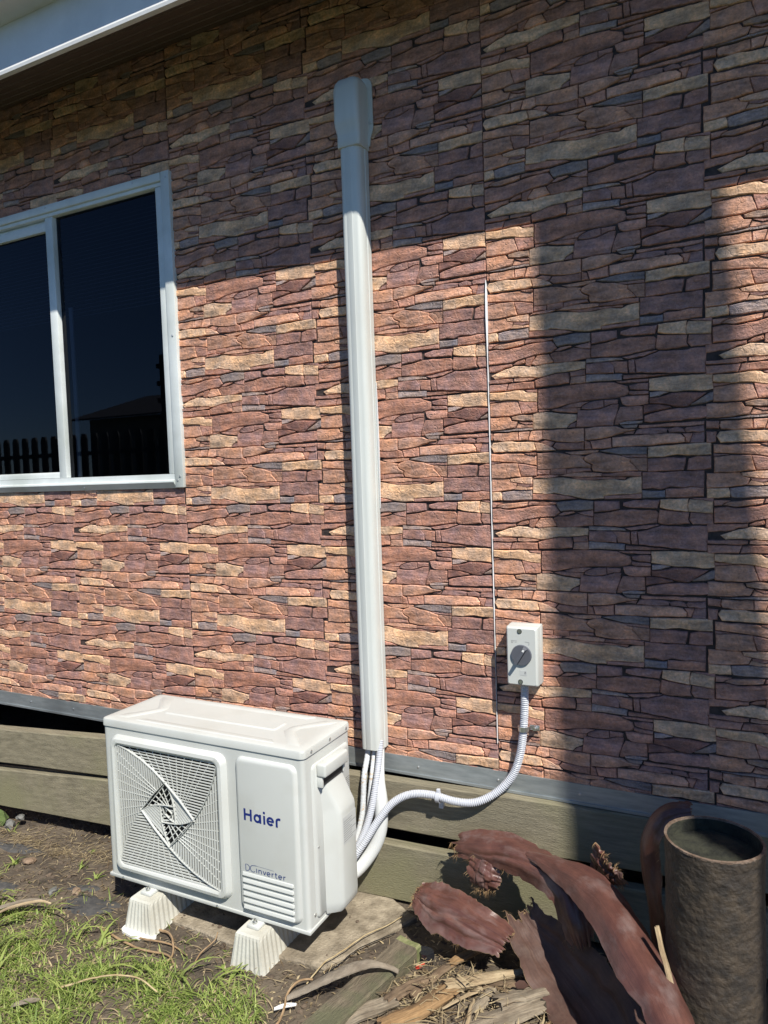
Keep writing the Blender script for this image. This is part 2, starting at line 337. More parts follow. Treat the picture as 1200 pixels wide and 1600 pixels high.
sl = MB(); top = []; 
P = []
for k in range(len(SLAB)):
    a = Vector(SLAB[k]); b = Vector(SLAB[(k+1) % len(SLAB)])
    for q in range(8):
        p = a.lerp(b, q/8); P.append((p.x + 0.006*nz(p.x*20, p.y*20, 9), p.y + 0.006*nz(p.x*20, p.y*20, 5)))
sl.loft([[(x, y, -0.06) for x, y in P], [(x, y, 0.001) for x, y in P], [(x*0.985+0.001, y*0.985-0.004, 0.006) for x, y in P]])
slab = kind(sl.build('concrete_slab', M['slab']), 'structure')

# ------------------------------------------------------------------ house
STONES = [('o',[(-472,5),(-392,5),(-384,-5),(-366,-11),(-373,-27),(-423,-33),(-472,-35)]),('t',[(-387,4),(-364,7),(-320,8),(-320,-12),(-351,-10),(-384,-4)]),('p',[(-365,-11),(-320,-14),(-320,-19),(-338,-21),(-361,-16)]),('t',[(-364,-16),(-338,-23),(-320,-23),(-320,-29),(-348,-30),(-372,-28)]),('y',[(-472,-37),(-419,-36),(-416,-46),(-416,-60),(-472,-63)]),('g',[(-414,-38),(-382,-34),(-321,-31),(-321,-60),(-355,-60),(-399,-62),(-411,-61),(-416,-51)]),('y',[(-317,3),(-291,4),(-258,5),(-226,4),(-201,0),(-170,-5),(-136,-7),(-109,-5),(-78,-4),(-49,-9),(-34,-2),(-19,0),(-3,1),(-3,-45),(-41,-48),(-82,-49),(-108,-52),(-109,-59),(-140,-61),(-171,-58),(-193,-53),(-234,-44),(-253,-41),(-279,-44),(-317,-41)]),('r',[(-318,-44),(-279,-46),(-253,-45),(-234,-48),(-202,-54),(-187,-59),(-234,-62),(-319,-60)]),('r',[(-106,-53),(-79,-51),(-41,-50),(-3,-47),(-4,-60),(-50,-60),(-85,-61),(-106,-61)]),('p',[(0,13),(33,13),(55,10),(86,13),(160,13),(160,-33),(127,-29),(108,-32),(72,-28),(49,-36),(26,-31),(-1,-33)]),('b',[(-2,-39),(26,-41),(59,-40),(59,-58),(-1,-60)]),('r',[(62,-36),(94,-36),(127,-32),(159,-34),(158,-57),(121,-59),(61,-59)]),('r',[(-315,5),(-300,11),(-265,13),(-236,11),(-249,8),(-278,6)]),('o',[(-239,10),(-201,17),(-169,19),(-136,16),(-113,13),(-114,6),(-154,5),(-207,7)]),('r',[(-111,12),(-81,13),(-48,16),(-4,15),(-4,4),(-40,4),(-84,4),(-111,5)]),('r',[(-201,4),(-154,2),(-108,2),(-46,0),(-49,-5),(-78,-2),(-139,-5),(-170,-3)]),('o',[(-454,83),(-420,80),(-396,82),(-352,80),(-329,76),(-306,71),(-306,45),(-329,48),(-349,53),(-396,57),(-431,60),(-454,62)]),('r',[(-340,81),(-305,81),(-306,74),(-322,76)]),('o',[(-454,51),(-420,52),(-364,51),(-354,11),(-394,8),(-454,7)]),('r',[(-362,50),(-339,47),(-306,40),(-306,12),(-351,11)]),('r',[(-454,59),(-424,56),(-415,54),(-454,53)]),('o',[(-301,79),(-263,80),(-231,77),(-206,71),(-181,69),(-162,64),(-166,57),(-158,46),(-143,39),(-144,31),(-179,34),(-219,32),(-264,30),(-302,32)]),('o',[(-160,64),(-138,73),(-119,74),(-101,69),(-68,65),(-48,58),(-33,53),(-35,44),(-22,31),(-12,19),(-34,19),(-60,17),(-96,17),(-137,21),(-141,33),(-138,41),(-155,48),(-163,56)]),('o',[(-32,54),(13,52),(12,17),(-9,19),(-21,32),(-33,45)]),('r',[(-302,30),(-265,28),(-267,15),(-303,16)]),('r',[(-262,30),(-215,30),(-215,15),(-263,15)]),('r',[(-212,29),(-179,31),(-146,29),(-143,21),(-169,21),(-201,18),(-213,15)]),('r',[(-57,64),(-13,63),(12,62),(12,55),(-33,57),(-54,61)]),('b',[(-119,79),(-95,82),(-59,87),(-18,87),(13,85),(12,64),(-24,65),(-68,68),(-101,75)]),('o',[(-218,80),(-168,81),(-122,81),(-124,76),(-153,72),(-175,71),(-200,73)]),('y',[(16,84),(56,86),(101,88),(139,89),(178,88),(178,57),(144,56),(92,61),(70,58),(53,55),(15,55)]),('p',[(15,51),(44,51),(67,52),(100,50),(114,50),(113,36),(108,17),(78,16),(44,16),(15,15)]),('p',[(122,47),(144,53),(178,53),(178,19),(155,16),(118,17),(120,36)]),('r',[(-472,148),(-441,146),(-442,127),(-472,129)]),('o',[(-437,145),(-361,147),(-360,123),(-395,121),(-435,125),(-440,134)]),('o',[(-358,147),(-323,147),(-332,123),(-358,122)]),('o',[(-320,147),(-285,147),(-285,123),(-301,117),(-328,122)]),('o',[(-283,147),(-162,147),(-162,110),(-183,108),(-212,110),(-250,115),(-269,120),(-283,123)]),('y',[(-447,106),(-439,117),(-412,119),(-395,120),(-351,115),(-311,113),(-306,90),(-328,86),(-362,88),(-395,89),(-437,88)]),('r',[(-472,120),(-448,118),(-450,91),(-472,88)]),('t',[(-309,112),(-282,108),(-256,96),(-246,87),(-276,86),(-303,87)]),('r',[(-292,113),(-275,117),(-250,111),(-256,102),(-263,99),(-279,107)]),('r',[(-245,109),(-212,106),(-177,106),(-162,107),(-163,86),(-199,86),(-241,89),(-253,98)]),('o',[(-158,146),(-130,149),(-97,148),(-70,147),(-53,140),(-19,137),(-20,135),(-56,128),(-88,119),(-113,115),(-159,113)]),('r',[(-159,110),(-146,105),(-141,86),(-160,86)]),('r',[(-143,109),(-113,111),(-86,115),(-85,87),(-137,86)]),('o',[(-81,116),(-32,119),(23,119),(65,120),(101,116),(112,106),(111,95),(73,93),(16,89),(-33,89),(-81,89)]),('r',[(115,105),(108,117),(131,117),(123,93),(114,94)]),('p',[(134,118),(161,118),(161,91),(126,92)]),('r',[(-7,147),(34,146),(90,148),(161,148),(161,140),(123,138),(79,140),(43,141),(3,138),(-8,141)]),('p',[(-12,135),(17,138),(45,137),(67,133),(64,123),(34,120),(-20,122)]),('p',[(69,132),(93,137),(107,131),(115,121),(73,122)]),('p',[(118,134),(161,137),(161,121),(118,121),(112,129)]),('g',[(-60,156),(-40,160),(2,159),(0,154),(-32,152),(-58,152)]),('g',[(-57,150),(-12,149),(-15,141),(-47,142)]),('r',[(-51,125),(-41,129),(-20,132),(-24,124)]),('y',[(-454,271),(-408,270),(-367,273),(-341,271),(-331,265),(-299,262),(-300,235),(-325,237),(-358,244),(-391,247),(-409,246),(-429,250),(-454,253)]),('r',[(-334,271),(-299,271),(-299,265),(-324,266)]),('o',[(-454,238),(-409,242),(-392,244),(-360,242),(-348,202),(-383,198),(-454,200)]),('r',[(-356,242),(-325,236),(-300,233),(-300,204),(-345,202)]),('r',[(-454,249),(-419,247),(-411,244),(-454,241)]),('o',[(-472,194),(-386,193),(-378,181),(-360,178),(-369,161),(-411,156),(-472,156)]),('t',[(-377,193),(-356,197),(-314,196),(-314,179),(-343,180),(-375,185)]),('p',[(-356,178),(-314,174),(-314,170),(-333,169)]),('o',[(-358,175),(-336,167),(-315,166),(-315,159),(-363,161)]),('g',[(-442,152),(-404,153),(-363,157),(-315,157),(-315,152),(-360,152),(-404,151)]),('r',[(-294,270),(-227,273),(-186,276),(-134,276),(-74,273),(-54,265),(-38,259),(-35,245),(-37,238),(-54,233),(-90,229),(-135,229),(-166,227),(-197,223),(-228,217),(-260,212),(-295,213)]),('r',[(-294,210),(-272,209),(-261,206),(-293,204)]),('r',[(-228,212),(-197,221),(-166,224),(-146,224),(-160,219),(-170,211),(-197,210)]),('r',[(-257,207),(-229,210),(-171,207),(-173,200),(-182,195),(-197,196),(-229,200)]),('p',[(-167,205),(-165,212),(-150,220),(-126,224),(-105,225),(-105,206),(-120,202),(-148,202)]),('p',[(-102,225),(-65,223),(-66,214),(-87,212),(-102,207)]),('y',[(-311,199),(-277,202),(-254,199),(-229,194),(-182,188),(-183,173),(-204,162),(-213,152),(-262,152),(-312,153)]),('p',[(-209,152),(-198,162),(-184,166),(-187,152)]),('p',[(-177,200),(-148,198),(-117,199),(-96,205),(-81,210),(-64,210),(-66,196),(-70,181),(-76,166),(-80,151),(-136,151),(-183,152),(-180,176)]),('r',[(-58,201),(-31,202),(2,200),(2,165),(-11,163),(-46,162),(-67,153),(-74,154),(-72,169),(-65,187)]),('r',[(-57,229),(-25,231),(18,230),(18,207),(-5,204),(-40,205),(-52,211)]),('p',[(-32,245),(18,241),(18,234),(-22,234),(-33,238)]),('p',[(-32,261),(-4,265),(18,264),(18,245),(-10,247),(-30,252)]),('p',[(-68,275),(-30,276),(18,276),(18,270),(-10,269),(-54,271)]),('y',[(21,275),(58,277),(119,276),(183,276),(185,236),(156,232),(121,236),(80,236),(47,241),(21,244)]),('g',[(23,237),(52,238),(71,234),(47,226),(23,224)]),('d',[(22,221),(52,223),(80,231),(116,230),(168,226),(150,213),(120,192),(91,193),(69,200),(35,206),(22,207)]),('g',[(129,198),(156,212),(178,225),(185,226),(185,205),(168,199),(129,195)]),('d',[(6,203),(35,203),(74,196),(79,192),(46,186),(23,183),(6,179)]),('p',[(8,157),(8,172),(23,177),(60,185),(96,188),(118,187),(156,190),(169,188),(169,161),(142,157),(74,154),(23,154)]),('o',[(-433,407),(-421,415),(-374,418),(-334,421),(-338,411),(-371,405),(-404,402),(-421,406)]),('r',[(-454,420),(-414,419),(-428,413),(-436,407),(-454,406)]),('r',[(-329,421),(-288,421),(-245,419),(-249,414),(-288,412),(-332,412)]),('r',[(-454,399),(-422,402),(-394,397),(-354,401),(-314,408),(-250,410),(-237,389),(-251,378),(-296,375),(-338,368),(-372,359),(-454,358)]),('b',[(-247,418),(-224,422),(-177,425),(-139,421),(-139,398),(-175,395),(-206,396),(-234,393),(-243,405)]),('r',[(-243,381),(-225,390),(-197,391),(-192,389),(-212,384),(-231,380)]),('p',[(-185,388),(-139,395),(-139,378),(-163,381)]),('r',[(-253,373),(-244,377),(-219,376),(-187,384),(-139,374),(-140,351),(-194,346),(-244,346),(-256,370)]),('o',[(-312,348),(-308,356),(-295,371),(-261,372),(-247,349),(-270,346),(-300,343)]),('r',[(-371,352),(-355,361),(-334,366),(-332,355),(-355,351)]),('r',[(-330,367),(-300,373),(-312,352),(-316,343),(-331,347)]),('r',[(-472,353),(-373,356),(-374,347),(-396,346),(-410,338),(-472,333)]),('y',[(-439,324),(-410,334),(-365,347),(-342,344),(-313,341),(-270,345),(-245,344),(-194,344),(-155,341),(-155,322),(-201,318),(-245,316),(-278,309),(-297,307),(-356,315),(-400,315),(-427,313)]),('o',[(-367,309),(-350,310),(-301,305),(-314,302),(-343,300),(-368,302)]),('r',[(-472,310),(-407,310),(-374,309),(-374,302),(-390,299),(-472,302)]),('r',[(-472,296),(-388,296),(-395,276),(-472,275)]),('r',[(-385,295),(-340,297),(-307,295),(-307,277),(-340,277),(-390,276)]),('r',[(-303,298),(-284,304),(-245,312),(-205,313),(-201,302),(-203,284),(-243,280),(-301,279)]),('r',[(-199,314),(-156,318),(-156,303),(-197,301)]),('o',[(-196,299),(-155,300),(-155,280),(-199,279)]),('g',[(-151,348),(-88,345),(-53,340),(-48,336),(-73,336),(-109,336),(-151,337)]),('p',[(-151,333),(-86,334),(-74,319),(-76,301),(-152,306)]),('r',[(-83,333),(-38,330),(-37,297),(-70,302),(-73,315)]),('g',[(-152,302),(-52,296),(-54,279),(-104,281),(-153,281)]),('r',[(-47,291),(-10,290),(72,283),(36,282),(-10,281),(-48,282)]),('p',[(-13,311),(-16,331),(14,338),(51,350),(68,348),(120,346),(131,349),(168,348),(166,284),(164,280),(103,285),(-12,296)]),('p',[(-33,332),(-18,334),(-16,296),(-31,297),(-33,315)]),('p',[(-50,343),(-9,348),(37,353),(44,352),(8,341),(-34,337)]),('r',[(-136,352),(-135,384),(-93,388),(-60,395),(-28,396),(34,392),(41,385),(36,358),(0,354),(-67,347)]),('r',[(45,394),(120,386),(118,367),(122,357),(70,353),(48,355),(40,359)]),('r',[(126,386),(181,382),(182,354),(131,355),(122,367)]),('p',[(-135,421),(-66,420),(-65,399),(-96,393),(-135,390)]),('p',[(-53,416),(-22,423),(21,422),(46,423),(37,400),(-8,402),(-43,404),(-54,408)]),('y',[(48,423),(71,425),(119,425),(117,390),(82,394),(46,402)]),('y',[(124,423),(142,422),(182,417),(181,384),(119,390),(118,408)]),('p',[(127,427),(158,426),(183,426),(183,418),(145,424)])]
W, H, ZR = 0.63962, 0.48905, 2.39
TINT = {'o': (0.55,0.305,0.200), 'r': (0.435,0.230,0.164), 'p': (0.355,0.20,0.162), 'd': (0.26,0.13,0.10), 't': (0.60,0.365,0.235),
        'y': (0.70,0.462,0.285), 'g': (0.385,0.30,0.265), 'b': (0.25,0.208,0.195)}
house = thing('house', 'house clad in printed reddish-brown stacked stone panels with white sliding window', 'house', (0, 0, 0))

def area(P): return 0.5*sum(P[k][0]*P[(k+1)%len(P)][1]-P[(k+1)%len(P)][0]*P[k][1] for k in range(len(P)))
def offset(P, d):      # positive d grows a counter-clockwise outline
    n = len(P); out = []
    for k in range(n):
        a, b, c = Vector(P[k-1]), Vector(P[k]), Vector(P[(k+1)%n])
        e1 = (b-a).normalized(); e2 = (c-b).normalized()
        n1 = Vector((e1.y, -e1.x)); n2 = Vector((e2.y, -e2.x)); s = n1+n2
        s = s/max(0.6, s.length**2/2) if s.length > 1e-6 else n1
        out.append((b.x+s.x*d, b.y+s.y*d))
    return out
def clip(P, ax, v, keep_gt):
    out = []
    for k in range(len(P)):
        a, b = P[k-1], P[k]
        ia = (a[ax] > v) == keep_gt; ib = (b[ax] > v) == keep_gt
        if ia != ib:
            t = (v-a[ax])/(b[ax]-a[ax]); out.append((a[0]+(b[0]-a[0])*t, a[1]+(b[1]-a[1])*t))
        if ib: out.append(b)
    return out
rs = random.Random(3)
CELL = []
for idx, (c, P) in enumerate(STONES):
    P = [(x/1000, z/1000) for x, z in P]
    if area(P) < 0: P.reverse()
    P = offset(P, 0.0011)
    Q = []
    for k in range(len(P)):
        a, b = Vector(P[k]), Vector(P[(k+1) % len(P)]); n = max(1, int((b-a).length/0.013)); e = (b-a)
        nrm = Vector((e.y, -e.x)).normalized() if e.length else Vector((0, 0))
        for q in range(n):
            p = a.lerp(b, q/n)
            if q: p = p + nrm*rs.uniform(-0.0011, 0.0011)
            Q.append((p.x, p.y))
    xs = [p[0] for p in Q]; zs = [p[1] for p in Q]
    A = area(Q); thin = A/max(0.01, max(xs)-min(xs))
    t = TINT[c]; k = rs.uniform(0.86, 1.14); w = rs.uniform(-0.03, 0.03)
    CELL.append(dict(P=Q, A=A, h=rs.uniform(0.004, 0.0085), tilt=(rs.uniform(-0.02,0.02), rs.uniform(-0.05,0.05)), ins=min(0.0026, thin*0.16),
                     tint=(t[0]*k*(1+w), t[1]*k, t[2]*k*(1-w)), c=c, i=idx, cx=sum(xs)/len(xs), cz=sum(zs)/len(zs), bb=(min(xs),max(xs),min(zs),max(zs))))
def stone_geo(P, S):
    r0 = [(x, -0.003, z) for x, z in P]
    def yy(x, z, h): return -0.003 - h - S['tilt'][0]*(x-S['cx']) - S['tilt'][1]*(z-S['cz']) if h else -0.003
    hh = S['h']
    p1 = offset(P, -0.0006); p2 = offset(P, -S['ins'])
    r1 = [(x, min(-0.004, yy(x, z, hh*0.62)), z) for x, z in p1]
    r2 = [(x, min(-0.0045, yy(x, z, hh + 0.0012*nz(x*40, z*40, S['i']))), z) for x, z in p2]
    n = len(P)
    v = r0 + r1 + r2; f = []
    for a in (0, n):
        for j in range(n):
            k = (j+1) % n; f.append((a+j, a+k, a+n+k, a+n+j))
    f.append(tuple(range(2*n, 3*n)))
    return v, f
def put_attr(me, tints, cells):
    a = me.attributes.new('tint', 'FLOAT_COLOR', 'POINT'); a.data.foreach_set('color', [q for t in tints for q in (t[0], t[1], t[2], 1.0)])
    b = me.attributes.new('cell', 'FLOAT_VECTOR', 'POINT'); b.data.foreach_set('vector', [q for t in cells for q in t])
def stone_mesh(S):
    v, f = stone_geo(S['P'], S); v = [(x-S['cx'], y, z-S['cz']) for x, y, z in v]
    me = bpy.data.meshes.new('stone'); me.from_pydata(v, [], f); me.update(); me.materials.append(M['stone'])
    put_attr(me, [S['tint']]*len(v), [(x+S['cx'], 0.37*S['i'], z+S['cz']) for x, y, z in v]); return me
WX1, WZ0, WZ1, WX0 = -0.437, 1.416, 2.622, -2.42
PANELS = [(-2.94,-1.695,-4,0.059), (-1.691,-0.447,-2,0.0277), (-0.443,0.7990,0,0.0), (0.8006,2.045,2,-0.0316), (2.049,3.29,4,-0.063)]
ZB, ZT = 0.476, 3.085
CAMP = Vector((1.51,-2.172,1.45))
places = []
for pi_, (px0, px1, i0, off) in enumerate(PANELS):
    for i in (i0, i0+1):
        for j in range(-2, 5):
            ox = i*W + off; oz = ZR - j*H
            for S in CELL:
                x0, x1, z0, z1 = S['bb']; x0 += ox; x1 += ox; z0 += oz; z1 += oz
                if x1 < px0 or x0 > px1 or z1 < ZB or z0 > ZT: continue
                if x1 < WX1-0.012 and z0 > WZ0+0.012 and z1 < WZ1-0.012 and x0 > WX0+.012: continue
                whole = x0 > px0 and x1 < px1 and z0 > ZB and z1 < ZT and not (x0 < WX1 and x1 > WX0 and z1 > WZ0 and z0 < WZ1)
                q = Vector((ox+S['cx'], 0, oz+S['cz']))-CAMP
                ang = atan2(q.x, q.y)
                vis = -1.02 < ang < 0.10 and q.z/q.length < 0.55
                places.append((S['A']/(q.length**2)*abs(q.y)/q.length if (whole and vis) else 0, pi_, ox, oz, S, whole))
places.sort(key=lambda p: -p[0])
parents = []
for k, (px0, px1, i0, off) in enumerate(PANELS):
    b = MB()
    y0, y1 = -0.003, 0.012
    if px1 < WX1 + 0.02:
        wx0, wx1 = max(px0, WX0), min(px1, WX1-0.02)
        b.box(px0, px1, y0, y1, ZB, WZ0+0.02); b.box(px0, px1, y0, y1, WZ1-0.02, ZT)
        if wx1 < px1: b.box(wx1, px1, y0, y1, WZ0+0.02, WZ1-0.02)
        if wx0 > px0: b.box(px0, wx0, y0, y1, WZ0+0.02, WZ1-0.02)
    else: b.box(px0, px1, y0, y1, ZB, ZT)
    parents.append(b.build('wall_panel', M['joint'], house))
meshes = {}
rest = [([], [], [], []) for _ in PANELS]
for n, (score, pi_, ox, oz, S, whole) in enumerate(places):
    if n < 300 and score > 0:
        if S['i'] not in meshes: meshes[S['i']] = stone_mesh(S)
        o = bpy.data.objects.new('stone', meshes[S['i']]); COL.objects.link(o); o.parent = parents[pi_]; o.location = (ox+S['cx'], 0, oz+S['cz'])
        continue
    px0, px1 = PANELS[pi_][:2]
    P = [(x+ox, z+oz) for x, z in S['P']]
    polys = [P]
    if not whole:
        for ax, v, gt in ((0, px0, True), (0, px1, False), (1, ZB, True), (1, ZT, False)): P = clip(P, ax, v, gt) if P else P
        polys = [P]
        if P and min(p[0] for p in P) < WX1 and max(p[0] for p in P) > WX0 and max(p[1] for p in P) > WZ0 and min(p[1] for p in P) < WZ1:
            up = clip(P, 1, WZ1-0.008, True); dn = clip(P, 1, WZ0+0.008, False)
            md = clip(clip(P, 1, WZ1-0.008, False), 1, WZ0+0.008, True); rt = clip(md, 0, WX1-0.008, True) if md else []; lf = clip(md, 0, WX0, False) if md else []
            polys = [up, dn, rt, lf]
    V, F, T, C = rest[pi_]
    for P in polys:
        if len(P) < 3 or area(P) < 2e-5: continue
        S2 = dict(S); S2['cx'] = S['cx']+ox; S2['cz'] = S['cz']+oz
        v, f = stone_geo(P, S2); b = len(V)
        V += v; F += [tuple(i+b for i in q) for q in f]; T += [S['tint']]*len(v); C += [(x-ox, 0.37*S['i'], z-oz) for x, y, z in v]
for k, (V, F, T, C) in enumerate(rest):
    if not V: continue
    me = bpy.data.meshes.new('small_stones'); me.from_pydata(V, [], F); me.update(); me.materials.append(M['stone']); put_attr(me, T, C)
    o = bpy.data.objects.new('small_stones', me); COL.objects.link(o); o.parent = parents[k]; o['kind'] = 'stuff'
# seams between the sheets, and the sprung white edge of the middle sheet
for x in (-0.445, 2.047, -1.693):
    MB().box(x-0.0012, x+0.0012, -0.0035, 0.010, ZB, ZT if x > 0 else (WZ0+0.005 if x > WX0 else ZT)).build('panel_seam', M['gap'], house)
e = MB(); rows = []
for k in range(40):
    z = 0.575 + (2.03-0.575)*k/39; t = k/39
    wv = 0.0003 + 0.0040*math.exp(-((t-0.93)/0.06)**2) + 0.0006*math.exp(-((t-0.6)/0.3)**2)
    if k == 39: wv = 0.0003
    rows.append([(0.7985-wv*0.3, -0.0125-wv*0.9, z), (0.7985+wv, -0.0118-wv*0.5, z), (0.7985+wv, -0.002, z), (0.7965, -0.002, z)])
e.loft(rows); e.build('lifted_panel_edge', M['pvc_edge'], parents[2], 40, label='sprung white edge of the cladding sheet')

# base flashing, skirting boards, void under the floor
fl = MB().box(-3.2, 3.4, -0.0125, -0.0035, 0.427, 0.486).box(-3.2, 3.4, -0.016, -0.0125, 0.423, 0.431)
flashing = fl.build('base_flashing', M['galv'], house)
def screw(c, ax, r, parent, name='screw'):
    c = Vector(c); ax = Vector(ax); return MB().cyl(c, ax, r, r*0.35, 10).cyl(c+ax*r*0.35, ax, r*0.72, r*0.35, 10, r*0.3).build(name, M['steel'], parent, 30)
for x in (-1.42,-1.14,-0.88,-0.55,0.52,0.80,1.06,1.34,1.62): screw((x+0.01*nz(x*9,1), -0.0125, 0.457+0.004*nz(x*5,2)), (0,-1,0), 0.0042, flashing)
def skirting(x0, y0, x1, y1, zb0, zb1, zt0, zt1, th):
    n = 24; rings = []
    d = Vector((x1-x0, y1-y0, 0)).normalized(); nr = Vector((-d.y, d.x, 0))*th
    for k in range(n+1):
        t = k/n; x = x0+(x1-x0)*t; y = y0+(y1-y0)*t + 0.003*nz(x*2, zb0*9, 3); zb = zb0+(zb1-zb0)*t+0.003*nz(x*6,1,zb0); zt = zt0+(zt1-zt0)*t+0.0025*nz(x*5,2,zt0)
        c = 0.004
        rings.append([(x,y+c,zb),(x,y,zb+c),(x,y,zt-c),(x,y+c,zt),(x+nr.x,y+nr.y,zt),(x+nr.x,y+nr.y,zb)])
    b = MB().loft(rings); return b.build('skirting_board', M['board'], house)
skirting(-0.40,-0.117, 2.9,0.078, 0.245,0.262, 0.418,0.424, 0.036)
skirting(-0.40,-0.119, 2.9,0.076, 0.0,0.02, 0.197,0.202, 0.038)
skirting(-2.5,-0.474,-0.36,-0.076, 0.318,0.252, 0.432,0.420, 0.046)
skirting(-2.5,-0.476,-0.36,-0.078, 0.165,0.035, 0.256,0.250, 0.046)
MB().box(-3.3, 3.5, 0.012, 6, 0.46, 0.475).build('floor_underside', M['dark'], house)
fd = MB().box(-3.3, 3.5, 1.3, 1.4, -0.4, 0.459).box(-3.3,-3.2,-0.003,1.3,-0.4,0.459).box(3.4,3.5,-0.003,1.3,-0.4,0.459); fd.build('void_blocker_wall', M['dark'], house)  # unseen near-black walls added to keep light out of the underfloor void
for x in (0.1, 1.9): MB().box(x, x+0.1, 0.09, 0.19, -0.3, 0.459).build('pile', M['board'], house)
# body of the house behind the cladding
hb = MB().box(-6, -2.945, -0.003, 0.1, 0.3, ZT).box(3.295, 6, -0.003, 0.1, 0.3, ZT).box(-6, 6, 6, 6.1, -0.3, ZT).box(-6, -5.9, 0.1, 6, -0.3, ZT).box(5.9, 6, 0.1, 6, -0.3, ZT)
hb.build('outer_wall', M['joint'], house)
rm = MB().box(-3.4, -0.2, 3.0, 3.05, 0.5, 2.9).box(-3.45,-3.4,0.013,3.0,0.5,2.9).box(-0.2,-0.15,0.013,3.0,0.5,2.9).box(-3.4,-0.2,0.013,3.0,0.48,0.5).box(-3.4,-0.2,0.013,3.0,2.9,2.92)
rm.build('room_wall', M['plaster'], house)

# eaves: sloping lined soffit, fascia, gutter, roof
EY, EZ = -0.397, 2.910
nb = 6
for k in range(nb):
    t0 = k/nb+0.012; t1 = (k+1)/nb-0.004
    ya, yb = EY*t0, EY*t1; za, zb = ZT-0.002+(EZ-ZT)*t0, ZT-0.002+(EZ-ZT)*t1
    b = MB(); b.loft([[(x,ya,za),(x,ya-0.003,za-0.004),(x,yb+0.003,zb-0.002),(x,yb,zb),(x,yb,zb+0.014),(x,ya,za+0.014)] for x in (-6, 6)])
    b.build('soffit_board', M['soffit'], house)
MB().add([(-6,0.02,ZT+0.02),(6,0.02,ZT+0.02),(6,EY,EZ+0.02),(-6,EY,EZ+0.02)],[(0,1,2,3)]).add([(-6,0.02,ZT+0.06),(6,0.02,ZT+0.06),(6,EY,EZ+0.06),(-6,EY,EZ+0.06)],[(3,2,1,0)]).build('soffit_lining', M['dark'], house)
fa = MB(); prof = [(-0.398,2.890),(-0.417,2.890),(-0.4185,2.900),(-0.4155,2.908),(-0.4155,3.11),(-0.398,3.11)]
fa.loft([[(x,y,z) for y,z in prof] for x in (-6,6)]); fa.build('fascia_board', M['fascia'], house)
gu = MB(); prof = [(-0.4165,3.050),(-0.498,3.056),(-0.508,3.068),(-0.508,3.165),(-0.50,3.172),(-0.494,3.165),(-0.494,3.078),(-0.42,3.072)]
gu.loft([[(x,y,z) for y,z in prof] for x in (-6,6)]); gu.build('gutter', M['fascia'], house, 30)
ro = MB().hexa([(-6.2,-0.43,3.135),(6.2,-0.43,3.135),(6.2,3.1,4.66),(-6.2,3.1,4.66),(-6.2,-0.43,3.16),(6.2,-0.43,3.16),(6.2,3.1,4.69),(-6.2,3.1,4.69)])
ro.hexa([(-6.2,3.1,4.66),(6.2,3.1,4.66),(6.2,6.6,3.1),(-6.2,6.6,3.1),(-6.2,3.1,4.69),(6.2,3.1,4.69),(6.2,6.6,3.13),(-6.2,6.6,3.13)])
ro.build('roof', M['roof'], house)

# window (a part of the house; its members are sub-parts)
wf = MB()   # outer flange frame, mitred look: butted members
win = MB().box(WX0, WX1, 0.030, 0.034, WZ0, WZ0+0.004).build('window', M['white_alu'], house, label='white aluminium sliding window with two dark panes')
def member(name, *boxes, r=0.003):
    b = MB()
    for q in boxes: b.rbox(*q, r=r)
    return b.build(name, M['white_alu'], win, 30)
# right jamb: outer flange and stepped inner jamb
member('jamb', (WX1-0.043, WX1, -0.024, 0.03, WZ0+0.002, WZ1), (WX1-0.079, WX1-0.0435, -0.015, 0.03, WZ0+0.056, WZ1-0.049))
member('jamb', (WX0, WX0+0.043, -0.024, 0.03, WZ0+0.002, WZ1), (WX0+0.0435, WX0+0.079, -0.015, 0.03, WZ0+0.056, WZ1-0.049))
member('head', (WX0+0.0435, WX1-0.0435, -0.0235, 0.03, WZ1-0.032, WZ1-0.0005), (WX0+0.0435, WX1-0.0435, -0.0145, 0.03, WZ1-0.048, WZ1-0.0325))
sill = MB(); prof = [(0.03,WZ0+0.056),(-0.015,WZ0+0.056),(-0.0155,WZ0+0.034),(-0.030,WZ0+0.030),(-0.031,WZ0+0.024),(-0.014,WZ0+0.0),(0.03,WZ0+0.0)]
sill.loft([[(x,y,z) for y,z in prof] for x in (WX0+0.0435, WX1-0.0435)]); sill.build('sill', M['white_alu'], win)
MXA, MXB = -1.142, -1.098
member('mullion', (MXA, MXB, -0.012, 0.03, WZ0+0.0565, WZ1-0.0485))
member('sash_rail', (WX0+0.0795, MXA-0.0005, -0.002, 0.02, WZ1-0.098, WZ1-0.062))
member('sash_rail', (WX0+0.0795, MXA-0.0005, -0.006, 0.02, WZ0+0.0568, WZ0+0.082))
member('head_track', (WX0+0.0795, MXA-0.0005, 0.008, 0.028, WZ1-0.0615, WZ1-0.0487), r=0.001)
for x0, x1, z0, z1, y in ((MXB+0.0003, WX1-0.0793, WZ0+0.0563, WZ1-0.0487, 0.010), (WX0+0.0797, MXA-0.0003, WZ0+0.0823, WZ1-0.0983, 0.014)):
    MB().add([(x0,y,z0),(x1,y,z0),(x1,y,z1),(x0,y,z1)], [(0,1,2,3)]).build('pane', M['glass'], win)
MB().rbox(MXB+0.028, MXB+0.05, 0.022, 0.03, WZ0+0.06, WZ0+0.78, r=0.002).build('inner_stile', M['white_alu'], win)
for x, z in ((WX1-0.015,WZ1-0.025),(WX1-0.018,WZ1-0.62),(WX1-0.015,WZ0+0.045),(WX1-0.028,WZ0+0.03),(-0.62,WZ1-0.012),(-1.12,WZ1-0.012)): screw((x, -0.024, z), (0,-1,0), 0.0045, win)
screw((-0.98, -0.024, WZ0+0.011), (0,-1,0), 0.0045, win)
